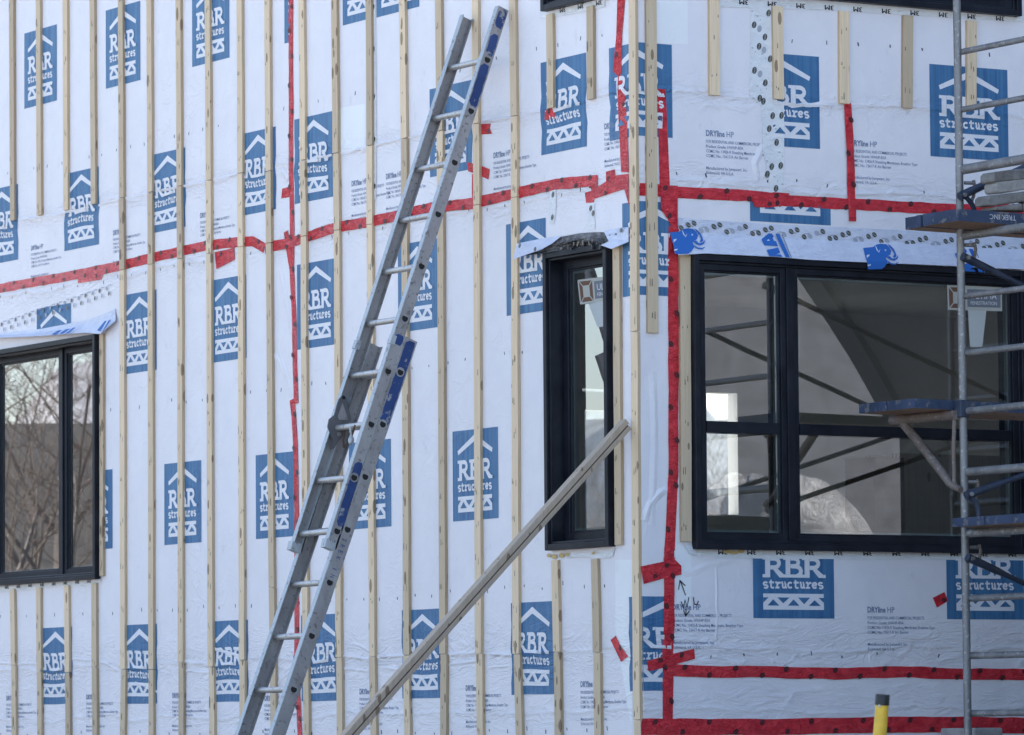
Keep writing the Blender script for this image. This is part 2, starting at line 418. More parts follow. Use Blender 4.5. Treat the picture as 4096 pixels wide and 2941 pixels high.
def plain(name, c, r=.8, sc=4, amt=.15):
    m = mat(name, c, r); g = G(m); n = g.noise(g.pos(), sc, 6, .6)
    g.col(g.ramp(n, (.3, tuple(x*(1-amt) for x in c)), (.7, tuple(min(1, x*(1+amt)) for x in c)))); return m
MAT['drywall'] = plain('drywall', (.62, .62, .61), .85, 2, .05)
MAT['subfloor'] = plain('subfloor', (.30, .29, .28), .8, 6)
MAT['brown_board'] = plain('brown_board', (.30, .19, .11), .8, 5)

# windows: outer front edges measured on the front of the frame
FO = .046
a = SL(2168, 1013, FO); b = SL(2422, 1010, FO); c = SL(2168, 2204, FO); NW = (a[0], b[0], c[1], a[1])
a = SL(377, 1336, FO); c = SL(370, 2317, FO); LW = (SL(-330, 1400, FO)[0], a[0], c[1], a[1])
a = SR(2777, 1100, .05); c = SR(2772, 2196, .05); RW = (a[0], SR(4112, 1500, .05)[0], c[1], SR(3212, 1036, .05)[1])
a = SL(2177, 42, FO); TNW = (NW[0], NW[1], a[1], a[1]+1.2)
a = SR(3800, 40, .05); TRW = (SR(2905, 0, .05)[0], RW[1], a[1], a[1]+1.6)
IN = .02
def hole(w): return (w[0]+IN, w[1]-IN, w[2]+IN, w[3]-IN)
mb = MB(); wall_panel(mb, 'L', -11.5, 0.0, [hole(NW), hole(LW), hole(TNW)])
# staple rows: short dark marks in the sheet
def staples(pts, side, gap, skip=()):
    q = [SW(x, y, 0, side) for x, y in pts]
    for (sa, za), (sb, zb) in zip(q, q[1:]):
        n = max(1, round(abs(sb-sa)/gap))
        for i in range(n):
            if random.random() < .12: continue
            s = sa+(sb-sa)*i/n+random.uniform(-.012, .012); z = za+(zb-za)*i/n+random.uniform(-.012, .012)
            h = random.uniform(.006, .0115); t = random.uniform(-.3, .3); ww = random.uniform(.0028, .0045)
            if any(w_[0]-.06 < s < w_[1]+.06 and w_[2]-.1 < z < w_[3]+.1 for w_ in ((NW, LW, TNW) if side == 'L' else (RW, TRW))): continue
            mb.face([W3(s+t*h*dy+dx, z+dy*h, .0012, side) for dx, dy in ((-ww, -1), (ww, -1), (ww, 1), (-ww, 1))], 'mark')
staples([(34, 695), (580, 575), (998, 477), (1420, 366), (1698, 310), (2142, 203), (2500, 118)], 'L', .2)
staples([(0, 1195), (472, 1112), (1000, 1010), (1400, 930), (1880, 845), (2400, 745)], 'L', .2)
staples([(440, 1637), (1005, 1569.6), (1307, 1527), (1718, 1465), (2170, 1400)], 'L', .2)
staples([(0, 2467), (1007, 2423.6), (1658, 2381), (2250, 2342), (2510, 2331)], 'L', .2)
staples([(0, 2934), (1737, 2930), (2344, 2914), (2520, 2915)], 'L', .2)
MAT['lap'] = MAT['pale']
def patch(pts, side, m='pale', o=.0007):
    mb.face([W3(*SW(x, y, 0, side), o, side) for x, y in pts], m)
patch(zz(1, 2, (735, 880), (940, 845), (940, 1190), (735, 1270)), 'L')
patch(zz(4, 3, (940, 200), (1078, 200), (1078, 1628), (940, 760)), 'L')
def fold(side, pts, w=.022, h=.006):              # a standing crease in the sheet
    P = [SW(x, y, 0, side) for x, y in pts]; Q = []
    for a_, b_ in zip(P, P[1:]):
        n = max(1, int(math.hypot(a_[0]-b_[0], a_[1]-b_[1])/.05)); Q += [(a_[0]+(b_[0]-a_[0])*i/n+random.uniform(-.004, .004), a_[1]+(b_[1]-a_[1])*i/n+random.uniform(-.004, .004)) for i in range(n)]
    Q.append(P[-1]); n = len(Q); vs = []
    for i, q in enumerate(Q):
        a_, b_ = Q[max(i-1, 0)], Q[min(i+1, n-1)]; l = math.hypot(b_[0]-a_[0], b_[1]-a_[1]) or 1; nx, nz = -(b_[1]-a_[1])/l, (b_[0]-a_[0])/l
        f = math.sin(PI*min(1, .15+.85*min(i, n-1-i)/(n*.3+.01)*.5)); hh = h*random.uniform(.6, 1.1)*f
        for k, o_ in ((-.5, .0004), (-.12, hh*.8), (.08, hh), (.5, .0004)): vs.append(W3(q[0]+nx*w*k, q[1]+nz*w*k, o_, side))
    mb.add(vs, [(4*i+j, 4*i+j+1, 4*i+4+j+1, 4*i+4+j) for i in range(n-1) for j in range(3)], 'wrap')
K1 = lambda *p: [(x/1.107, y/1.107) for x, y in p]
K2 = lambda *p: [(2048+x/1.107, y/1.107) for x, y in p]
KA = lambda *p: [(x/1.107, 1470+y/1.107) for x, y in p]
KB = lambda *p: [(2048+x/1.107, 1470+y/1.107) for x, y in p]
for q in (K1((95, 975), (250, 950), (395, 918)), K1((436, 908), (520, 888), (660, 858)), K1((690, 850), (910, 806)), K1((940, 798), (1050, 772)), K1((1380, 700), (1470, 688)), K1((1500, 688), (1630, 652)), K1((1660, 642), (1770, 618)), K1((1810, 608), (1900, 592)), K1((2130, 535), (2267, 518)),
          KA((0, 1310), (150, 1312)), KA((760, 1300), (920, 1310)), KA((820, 1345), (945, 1352)), KA((930, 1240), (1060, 1278)), KA((1490, 1278), (1640, 1292)), KA((1500, 1330), (1640, 1345)), KA((1560, 1220), (1660, 1262)), KA((1660, 1285), (1790, 1276)), KA((1690, 1330), (1800, 1345)), KA((1970, 1272), (2115, 1262)), KA((1980, 1320), (2110, 1300)), KA((2150, 1268), (2267, 1275)), KA((2160, 1330), (2260, 1325)),
          KA((1080, 1490), (1200, 1380)), KA((1085, 1535), (1190, 1440)), KA((1040, 1580), (1140, 1500)), KA((1230, 1400), (1300, 1330)), KA((440, 1300), (530, 1345)), KA((320, 1290), (400, 1300)), KA((600, 1395), (700, 1440))):
    fold('L', q)
for q in (K1((1235, 1180), (1262, 1300), (1290, 1480)), KA((1215, -60), (1270, 40), (1290, 125)), KA((1240, -60), (1278, 60)), K1((1245, 740), (1275, 800))): fold('L', q, .05, .008)
wall_l = mb.build('wall', house)
mb = MB(); wall_panel(mb, 'R', 0.0, 4.2, [hole(RW), hole(TRW)])
staples([(2900, 118), (3175, 157), (3303, 165), (3684, 199), (4096, 228)], 'R', .21)
staples([(2700, 700), (3183, 730), (3696, 771), (4096, 790)], 'R', .21)
staples([(2845, 2622), (3109, 2618), (3758, 2625), (4096, 2630)], 'R', .21)
patch(zz(1, 3, (1265, 0), (1525, 0), (1530, 360), (1265, 352)), 'R')
patch(zz(1, 3, (1400, 720), (2030, 720), (2040, 1100), (1400, 1100)), 'R', 'wrap')
patch(zz(4, 3, (1425, 60), (1555, 130), (1555, 580), (1440, 560)), 'R')
for q in (K2((825, 495), (862, 468), (950, 474), (1030, 488), (1095, 470)), K2((915, 825), (935, 808), (1000, 796), (1105, 812)), K2((1205, 470), (1440, 462)), K2((1500, 450), (1720, 470)), K2((1375, 850), (1420, 830), (1510, 855)), K2((1230, 850), (1250, 800)), K2((1660, 880), (1680, 850), (1780, 845)), K2((745, 810), (800, 770)),
          KB((760, 920), (880, 872), (990, 850)), KB((880, 1245), (915, 1268)), KB((735, 1290), (900, 1305), (1080, 1312)), KB((1120, 1300), (1400, 1316), (1500, 1305)), KB((1690, 1300), (1760, 1240), (1770, 1200)), KB((2060, 1260), (2200, 1240)), KB((1200, 1520), (1250, 1440), (1400, 1420)), KB((1600, 1430), (1750, 1410)), KB((880, 1400), (960, 1480))):
    fold('R', q, .045, .0035)
fold('R', KB((905, 880), (908, 1000), (904, 1230)), .02, .005); fold('R', KB((588, 680), (612, 600), (650, 560), (692, 540)), .05, .010); fold('R', KB((622, 20), (630, 300), (618, 700)), .05, .006)
fold('R', K2((1110, 640), (1075, 720), (1085, 800)), .05, .008)
# pen note beside the tape: an arrow and initials
def pen(row, reg, pts, w=.006, side='R'):
    q = [SW(x, y, 0, side) for x, y in zz(row, reg, *pts)]
    for r in ribbon(q, w): mb.face([W3(a, b, .0030, side) for a, b in r], 'pen')
pen(4, 3, [(1508, 490), (1465, 372)]); pen(4, 3, [(1450, 445), (1462, 370), (1506, 412)])
pen(4, 3, [(1470, 540), (1490, 592), (1503, 530), (1520, 580), (1535, 505)]); pen(4, 3, [(1572, 505), (1578, 560), (1600, 568), (1612, 535)])
pen(4, 3, [(1512, 600), (1510, 655)]); pen(4, 3, [(1492, 612), (1508, 658), (1540, 615)])
wall_r = mb.build('wall', house)

# printed panels: left edge, right edge, top and bottom read at xref
def LG(xl, xr, yt, yb, xref, side='L', cl=(), k=0, wall=None):
    s0 = SW(xl, (yt+yb)/2, 0, side)[0]; s1 = SW(xr, (yt+yb)/2, 0, side)[0]
    z1 = SW(xref, yt, 0, side)[1]; z0 = SW(xref, yb, 0, side)[1]
    return logo(wall or (wall_l if side == 'L' else wall_r), s0, s1, z0, z1, cl, k)
def cs(x, y, side, less): return (0, SW(x, y, 0, side)[0], less)
def cz(x, y, side, less): return (1, SW(x, y, 0, side)[1], less)
for i, a in enumerate(((98, 228, 135, 436, 98), (424, 562, 43, 356, 424), (769, 918, -45, 269, 769), (-57, 73, 736, 1038, 73), (258, 396, 666, 978, 395),
          (602, 742, 590, 907, 742), (965, 1104, 506, 837, 1104), (1179, 1335, 479, 817, 1180), (1506, 1677, -280, 71, 1506),
          (1720, 1888, 358, 710, 1720), (2165, 2347, 252, 622, 2165), (492, 627, 1158, 1479, 627), (845, 986, 1098, 1432, 986),
          (1189, 1345, 1060, 1400, 1190), (1593, 1750, 981, 1332, 1593), (658, 806, 1857, 2181, 658), (1024, 1176, 1822, 2157, 1024),
          (1397, 1565, 1755, 2106, 1564), (1812, 1994, 1727, 2087, 1812), (158, 289, 2507, 2816, 289), (490, 629, 2495, 2814, 629),
          (845, 993, 2479, 2806, 993), (1206, 1365, 2462, 2806, 1210), (1609, 1775, 2442, 2795, 1609), (2046, 2220, 2413, 2780, 2046))):
    LG(*a, k=i)
LG(1138, 1280, -160, 175, 1138, cl=[cs(1160, 0, 'L', True)])
LG(1371, 1536, -240, 103, 1371, cl=[cs(1489, 50, 'L', True)])
LG(148, 285, 1236, 1536, 148, cl=[cz(200, 1322, 'L', False)])
LG(2026, 2206, 899, 1265, 2026, cl=[cs(2186, 1200, 'L', True)])
LG(315, 451, 1877, 2194, 451, cl=[cs(388, 2000, 'L', False)])
LG(3719, 4031, 256, 625, 3719, 'R', k=3)
LG(2961, 3277, 203, 575, 2961, 'R', [cs(3090, 400, 'R', False)], 4)
LG(2998, 3320, 512, 884, 2998, 'R', [cz(3150, 812, 'R', True)], 5)
LG(3770, 4076, 560, 945, 3770, 'R', [cz(3850, 880, 'R', True)], 6)
LG(3011, 3335, 2104, 2473, 3011, 'R', [cz(3150, 2224, 'R', True)])
LG(3785, 4094, 2108, 2477, 3785, 'R', [cz(3900, 2228, 'R', True)])
zt = SR(2600, 173)[1]; zb = SR(2600, 546)[1]; logo(wall_r, -.27, .215, zb, zt, (), 9)
zt = SR(2590, 806)[1]; zb = SR(2590, 1181)[1]; logo(wall_r, SL(2491, 1000)[0], .33, zb, zt, [(0, SR(2696, 1000)[0], True)], 2)
zt = SR(2600, 2386)[1]; zb = SR(2600, 2764)[1]; logo(wall_r, SL(2518, 2500)[0], .385, zb, zt, [(0, SR(2682, 2500)[0], True)], 1)

# small print blocks
def print_block():
    V = []; F = []
    rows = [('DRYline', 0, .030, 0), ('HP', .130, .030, 0), ('FOR RESIDENTIAL AND COMMERCIAL PROJECTS', 0, .0155, -.036), ('Product Grade: HWHP-BSA', 0, .0155, -.062),
            ('CCMC No. 13426-R Sheathing Membrane, Breather Type', 0, .0155, -.087), ('CCMC No. 13617-R Air Barrier', 0, .0155, -.112),
            ('Manufactured by Jumpstart, Inc.', 0, .0155, -.176), ('Richmond, VA U.S.A.', 0, .0155, -.201)]
    for i, (t, x, h, y) in enumerate(rows):
        vs, fs, wd = text2d(t, .028 if t == 'DRYline' else .006); sx = h*.92
        if t.startswith('CCMC No. 13426'): sx = .44/wd
        if t.startswith('FOR'): sx = .37/wd
        if t == 'DRYline': sx = .118/wd
        j = len(V); V += [(x+a*sx, y+b*h) for a, b in vs]; F += [tuple(j+q for q in f) for f in fs]
    return V, F
TV, TF = print_block()
def block(x, y, side, smax=None):
    s, z = SW(x, y, 0, side); mb = MB(); z -= .02
    if smax is None: mb.add([W3(s+a, z+b, .0018, side) for a, b in TV], TF, 'ink')
    else:
        for f in TF:
            if max(s+TV[i][0] for i in f) < smax: mb.add([W3(s+TV[i][0], z+TV[i][1], .0018, side) for i in f], [tuple(range(len(f)))], 'ink')
    return mb.build('printed_text', wall_l if side == 'L' else wall_r)
for x, y in ((125, 990), (453, 929), (802, 860), (1407, 732), (1545, 703), (1975, 619), (26, 2790), (346, 2785), (690, 2779), (1059, 2790), (1439, 2763), (1864, 2749), (2323, 2733)): block(x, y, 'L')
block(2418, 503, 'L', SL(2480, 560)[0])
for x, y in ((2823, 528), (3400, 567), (2688, 2424), (3469, 2435)): block(x, y, 'R')

# ------------------------------------------------------------------ windows
def ring(mb, side, w, d, o0, o1, m):              # four butted bars of a frame; d = bar widths left, right, bottom, top
    s0, s1, z0, z1 = w; l, r, b_, t = d
    for (a, b, c, e) in ((s0, s0+l, z0, z1), (s1-r, s1, z0, z1), (s0+l, s1-r, z0, z0+b_), (s0+l, s1-r, z1-t, z1)):
        p = [(a, c), (b, c), (b, e), (a, e)]
        mb.hexa([W3(*q, o0, side) for q in p], [W3(*q, o1, side) for q in p], m)
def inset(w, d): return (w[0]+d, w[1]-d, w[2]+d, w[3]-d)
def window(side, w, o_front, o_sash, splits, rails, fw=.032, sw=.05, label=None):
    """splits: mullion centres (s); rails: {pane index: (z0, z1)}"""
    win = sub('window', house)
    if label: win['label'] = label
    mb = MB(); ring(mb, side, w, (fw,)*4, -.12, o_front, 'black_frame')
    ring(mb, side, inset(w, fw), (.014,)*4, -.12, o_front-.018, 'black_frame'); mb.build('window_frame', win, bevel=.003)
    i = inset(w, fw+.014); edges = [i[0]]+[m for m in splits]+[i[1]]
    for m in splits:
        mb = MB(); mb.hexa([W3(a, b, -.11, side) for a, b in rect(m-.022, i[2], m+.022, i[3])], [W3(a, b, o_sash+.012, side) for a, b in rect(m-.022, i[2], m+.022, i[3])], 'black_frame'); mb.build('mullion', win, bevel=.003)
    for k, (a, b) in enumerate(zip(edges, edges[1:])):
        a += .022 if k else 0; b -= .022 if k < len(edges)-2 else 0
        q = (a, b, i[2], i[3]); mb = MB(); ring(mb, side, q, (sw, sw, sw, sw), -.10, o_sash, 'black_frame')
        ring(mb, side, inset(q, sw), (.011,)*4, -.095, o_sash-.012, 'black_frame')
        g = inset(q, sw+.011)
        if k in rails:
            r0, r1 = rails[k]; p = rect(g[0], r0, g[1], r1); mb.hexa([W3(x, z, -.095, side) for x, z in p], [W3(x, z, o_sash-.006, side) for x, z in p], 'black_frame')
        mb.build('sash', win, bevel=.002)
        mb = MB(); ring(mb, side, g, (.012,)*4, o_sash-.05, o_sash-.026, 'spacer'); mb.build('glazing_spacer', win)
        mb = MB(); mb.face([W3(x, z, o_sash-.024, side) for x, z in rect(g[0], g[2], g[1], g[3])], 'glass'); mb.build('glass_pane', win)
    return win
win_n = window('L', NW, FO, -.055, [], {}, sw=.045)
ml = SL((233+278)/2, 1800, -.055)[0]
win_l = window('L', LW, FO, -.045, [ml-1.0, ml], {}, sw=.034)
mr = SR(3160, 1600, .02)[0]
rz = lambda x, y0, y1: (SR(x, y1, .02)[1], SR(x, y0, .02)[1])
win_r = window('R', RW, .05, .022, [mr], {0: rz(2950, 1687, 1732), 1: rz(3500, 1705, 1748)}, fw=.035, sw=.032)
window('L', TNW, FO, -.055, [], {})
window('R', TRW, .05, .022, [mr], {})

# stickers on the panes
def sticker(side, px, ow, win, text=True):
    """px: four corners tl, tr, br, bl of the card in the frame"""
    mb = MB(); P = [SW(x, y, ow, side) for x, y in px]
    def bil(u, v):
        t = (P[3][0]+(P[2][0]-P[3][0])*u, P[3][1]+(P[2][1]-P[3][1])*u); q = (P[0][0]+(P[1][0]-P[0][0])*u, P[0][1]+(P[1][1]-P[0][1])*u)
        return (t[0]+(q[0]-t[0])*v, t[1]+(q[1]-t[1])*v)
    def poly(pts, o, m): mb.face([W3(*bil(u, v), ow+o, side) for u, v in pts], m)
    poly(rect(0, 0, 1, 1), 0, 'card'); poly(rect(.36, .14, .97, .86), .0008, 'card_blue')
    for t in ([(.03, .1), (.10, .3), (.10, .7), (.03, .9)], [(.05, .92), (.11, .74), (.24, .74), (.30, .92)], [(.32, .9), (.25, .7), (.25, .3), (.32, .1)], [(.05, .08), (.30, .08), (.24, .26), (.11, .26)]): poly(t, .0008, 'card_brown')
    for t, x, y, h, ww in (('ULTIMA', .42, .48, .26, .48), ('FENESTRATION', .42, .24, .14, .48)):
        vs, fs, wd = text2d(t); mb.add([W3(*bil(x+a*ww/wd, y+b*h), ow+.0016, side) for a, b in vs], fs, 'card_text')
    return mb.build('sticker', win)
MAT['card'] = mat('card_white', (.44, .45, .42), .6); MAT['card_blue'] = mat('card_blue', (.16, .18, .22), .6)
MAT['card_brown'] = mat('card_brown', (.15, .075, .045), .6); MAT['card_text'] = mat('card_text', (.75, .76, .78), .6)
MAT['paper'] = mat('paper_slip', (.50, .53, .53), .7)
q = zz(2, 4, (1612, 897), (2058, 910), (2060, 1110), (1618, 1098)); sticker('R', q, .004, win_r)
mb = MB(); mb.face([W3(*SR(x, y, .003), .003, 'R') for x, y in zz(2, 4, (1782, 1100), (1932, 1105), (1898, 1400), (1798, 1398))], 'paper'); mb.build('paper_slip', win_r)
K6 = lambda *p: [(2140+a/4.07, 1000+b/4.07) for a, b in p]
sticker('L', K6((690, 490), (1440, 395), (1440, 790), (735, 890)), -.074, win_n)
mb = MB(); mb.face([W3(*SL(x, y, -.075), -.075, 'L') for x, y in K6((870, 880), (1250, 800), (1250, 1230), (1020, 1260))], 'paper'); mb.build('paper_slip', win_n)
# ------------------------------------------------------------------ rest of the shell: floor, ceiling, rear walls, added shading wing, foundation
def courses(name, c, pitch):
    m = mat(name, c, .8); g = G(m); p = g.pos(); s_ = g.n('SeparateXYZ'); g.l(p, s_.inputs[0]); f = g.math('FRACT', g.math('MULTIPLY', s_.outputs['Z'], 1/pitch))
    n = g.noise(g.scale(p, (2, 2, 14)), 1.3, 6, .65); g.col(g.mix(g.ramp(f, (0, .0), (.14, 1.)), tuple(q*.5 for q in c), g.ramp(n, (.3, tuple(q*.7 for q in c)), (.7, tuple(q*1.35 for q in c))))); g.bump(f, .5, .02); return m
MAT['dark_siding'] = courses('dark_siding', (.11, .105, .10), .11)
MAT['concrete'] = plain('concrete', (.36, .35, .34), .9, 5); MAT['roofing'] = plain('roofing', (.06, .06, .065), .85, 8)
mb = MB(); mb.box((.16, .16, 1.72), (9, 6.2, 1.80), 'subfloor'); mb.box((.16, 6.2, 1.72), (2.6, 11.5, 1.80), 'subfloor'); mb.build('floor', house)
mb = MB(); mb.box((.16, .16, 4.45), (9, 6.2, 4.6), 'drywall'); mb.box((.16, 6.2, 4.45), (2.6, 11.5, 4.6), 'drywall'); mb.build('ceiling', house)
def back_opening(x0, y0, x1, y1):
    a = hit(x0, y0, (0, 1, 0), 6.2); b = hit(x1, y1, (0, 1, 0), 6.2); return (a.x, b.x, b.z, a.z)
BA = back_opening(2700, 1567, 2944, 2060); BB = back_opening(2330, 1640, 2460, 2130); BD = back_opening(2330, 1553, 2460, 1570); OPN = (BA, BB, BD)
mb = MB(); xs_ = sorted({2.6, 9, *[v for h in OPN for v in h[:2]]}); zs_ = sorted({.25, 7.4, *[v for h in OPN for v in h[2:]]})
for a, b in zip(xs_, xs_[1:]):
    for c, d in zip(zs_, zs_[1:]):
        if any(h[0] <= a and b <= h[1] and h[2] <= c and d <= h[3] for h in OPN): continue
        mb.box((a, 6.2, c), (b, 6.29, d), 'drywall')
mb.build('rear_wall', house)
for h in (BA, BB):
    mb = MB(); t = .07
    for q in ((h[0]-t, h[2]-t, h[0], h[3]+t), (h[1], h[2]-t, h[1]+t, h[3]+t), (h[0], h[2]-t, h[1], h[2]), (h[0], h[3], h[1], h[3]+t)): mb.box((q[0], 6.17, q[1]), (q[2], 6.198, q[3]), 'drywall')
    mb.build('window_casing', house)
mb = MB(); mb.box((9, 0, .25), (9.16, 6.36, 2.5), 'wrap'); mb.box((9, 0, 3.5), (9.16, 6.36, 7.4), 'wrap'); mb.box((9, 0, 2.5), (9.16, 3.9, 3.5), 'wrap'); mb.box((9, 5.0, 2.5), (9.16, 6.36, 3.5), 'wrap'); mb.box((2.6, 6.36, .25), (2.76, 11.5, 7.4), 'wrap'); mb.box((.0, 11.5, .25), (2.76, 11.66, 7.4), 'wrap'); mb.build('rear_wall', house)  # unseen opening in the east wall, added so daylight brightens the room
mb = MB(); mb.box((.163, 4.2, 1.81), (.9, 4.3, 4.44), 'drywall'); mb.build('partition', house)
a = hit(3500, 2000, (0, 1, 0), 2.2); b = hit(3618, 2000, (0, 1, 0), 2.2); t = hit(3560, 1830, (0, 1, 0), 2.2).z
mb = MB(); mb.box((a.x, 2.2, 1.81), (b.x, 2.5, t), 'brown_board'); mb.box((b.x+.002, 2.25, 1.81), (b.x+.75, 2.6, t+.03), 'grey_wood'); mb.build('kitchen_cabinet', house)
mb = MB(); mb.box((-.3, -.3, 7.4), (9.4, 6.6, 7.6), 'roofing'); mb.box((-.3, 6.6, 7.4), (3, 11.9, 7.6), 'roofing'); mb.build('roof', house)
mb = MB(); mb.box((.012, .012, -.2), (9.1, 6.3, .25), 'concrete'); mb.box((.012, 6.3, -.2), (2.7, 11.6, .25), 'concrete'); mb.build('foundation', house)
WX = 4.62
def on_wing(x, y):                                # where a line of sight, mirrored by the broad window, meets the wing
    d = ray(x, y); p = hit(x, y, (0, 1, 0), 0); d = Vector((d.x, -d.y, d.z)); return p+d*((WX-p.x)/d.x)
wp = [on_wing(3180, 1000), on_wing(3215, 1100), on_wing(3300, 1230), on_wing(3440, 1450), on_wing(3600, 1730)]
prof = [(-.002, .25), (wp[4].y, .25)]+[(p.y, p.z) for p in wp[::-1]]+[(wp[0].y, 7.4), (-.002, 7.4)]
mb = MB(); mb.hexa([Vector((WX, y, z)) for y, z in prof], [Vector((WX+5.7, y, z)) for y, z in prof], 'dark_siding'); mb.build('shade_wing', house)  # unseen wing, added to shade the right wall and darken its mirrored view
mb = MB(); q_ = prof[2:7]
for (y0, z0), (y1, z1) in zip(q_, q_[1:]): mb.hexa([Vector((WX-.06, y, z)) for y, z in ((y0, z0), (y1, z1), (y1+.16, z1+.05), (y0+.16, z0+.05))], [Vector((WX-.002, y, z)) for y, z in ((y0, z0), (y1, z1), (y1+.16, z1+.05), (y0+.16, z0+.05))], 'roofing')
mb.build('fascia', house)

# ------------------------------------------------------------------ the ground, the snow
m = mat('ground_soil_snow', (.5, .5, .5), .9); g = G(m); p = g.pos()
n = g.noise(p, .22, 7, .62); n2 = g.noise(p, 6, 6, .65)
ln = g.n('VectorMath', operation='LENGTH'); g.l(p, ln.inputs[0]); near = g.math('MULTIPLY', ln.outputs['Value'], 1/60)
g.col(g.mix(g.math('MULTIPLY', g.ramp(n, (.43, 0.), (.52, 1.)), g.ramp(near, (.30, 0.), (.6, 1.))), g.ramp(n2, (.3, (.10, .085, .07)), (.7, (.20, .17, .14))), (.80, .82, .85))); g.bump(n2, .6, .05); MAT['ground'] = m
mb = MB(); N = 48
def gz(x, y):
    d = math.hypot(x, y); return 0 if d < 16 else .25*math.sin(x*.11)*math.sin(y*.09)*min(1, (d-16)/20)+max(0, (d-120))*.03
rs = [0, 4, 8, 12, 16, 20, 26, 34, 44, 60, 90, 150, 300, 700]
vs = [(0, 0, 0)]+[(r*math.cos(2*PI*j/N), r*math.sin(2*PI*j/N), gz(r*math.cos(2*PI*j/N), r*math.sin(2*PI*j/N))) for r in rs[1:] for j in range(N)]
fs = [(0, 1+j, 1+(j+1) % N) for j in range(N)]
for i in range(len(rs)-2):
    for j in range(N): fs.append((1+i*N+j, 1+(i+1)*N+j, 1+(i+1)*N+(j+1) % N, 1+i*N+(j+1) % N))
mb.add(vs, fs, 'ground'); tag(mb.build('ground'), kind='structure')

m = mat('far_wood', (.2, .2, .2), .95); g = G(m); n = g.noise(g.scale(g.pos(), (1.6, 1.6, .16)), 1.2, 7, .7); g.col(g.ramp(n, (.3, (.10, .095, .09)), (.7, (.40, .40, .42)))); MAT['far_wood'] = m
mb = MB(); vs = []; nh = 90
for i in range(nh+1):
    a = math.radians(-30+120*i/nh); hh = 10.6+2.4*math.sin(i*.7)+1.6*math.sin(i*1.9+1)+random.uniform(-.9, .9)
    for R_, z_ in ((118, -1), (122, hh*.75), (130, hh), (175, -1)): vs.append((math.sin(a)*R_, math.cos(a)*R_, z_))
mb.add(vs, [(4*i+j, 4*i+j+1, 4*i+5+j, 4*i+4+j) for i in range(nh) for j in range(3)], 'far_wood'); tag(mb.build('hills'), kind='structure')
# ------------------------------------------------------------------ flashing sheets and clear tapes over the windows
def sheet(name, side, rows, m, label, cat, extra=None, th=.0015, group=None):
    """rows: lists of (x, y, offset) from top to bottom, all of one length"""
    mb = MB(); G_ = [[W3(*SW(x, y, o, side), o, side) for x, y, o in r] for r in rows]
    n = len(G_[0]); k = len(G_); nv = Vector((-1, 0, 0)) if side == 'L' else Vector((0, -1, 0))
    vs = [p for r in G_ for p in r]; fs = [(i*n+j, (i+1)*n+j, (i+1)*n+j+1, i*n+j+1) for i in range(k-1) for j in range(n-1)]
    mb.add(vs, fs, m); mb.add([p-nv*th for p in vs], [f[::-1] for f in fs], m)
    if extra: extra(mb)
    o = mb.build(name); tag(o, label, cat, group); return o
def ellipse(mb, side, x, y, o, rx, rz_, m, ang=25, n=10):
    s, z = SW(x, y, o, side); ca, sa = math.cos(math.radians(ang)), math.sin(math.radians(ang))
    mb.face([W3(s+rx*math.cos(2*PI*i/n)*ca-rz_*math.sin(2*PI*i/n)*sa, z+rx*math.cos(2*PI*i/n)*sa+rz_*math.sin(2*PI*i/n)*ca, o, side) for i in range(n)], m)
MAT['siga'] = mat('dot_lettering', (.55, .56, .55), .5); MAT['siga_red'] = mat('dot_lettering_red', (.40, .03, .05), .4)
def dot(mb, side, x, y, o, dark=True, r=1.0, ang=-35, word=True, red=False):
    ellipse(mb, side, x, y, o, .017*r, .0125*r, ('dot' if red else 'cdot') if dark else 'gdot', ang)
    if word and dark:
        vs, fs, wd = text2d('SIGA'); s, z = SW(x, y, o, side); ca, sa = math.cos(math.radians(ang+10)), math.sin(math.radians(ang+10)); h = .0085*r; k = .026*r/wd
        mb.add([W3(s+(a*k-.013*r)*ca-(b-.5)*h*sa, z+(a*k-.013*r)*sa+(b-.5)*h*ca, o+.0008, side) for a, b in vs], fs, 'siga_red' if red else 'siga')
def dash(mb, side, x, y, o, L=.03):
    s, z = SW(x, y, o, side); mb.face([W3(a, b, o, side) for a, b in rect(s, z-.0025, s+L, z+.0025)], 'gdot')

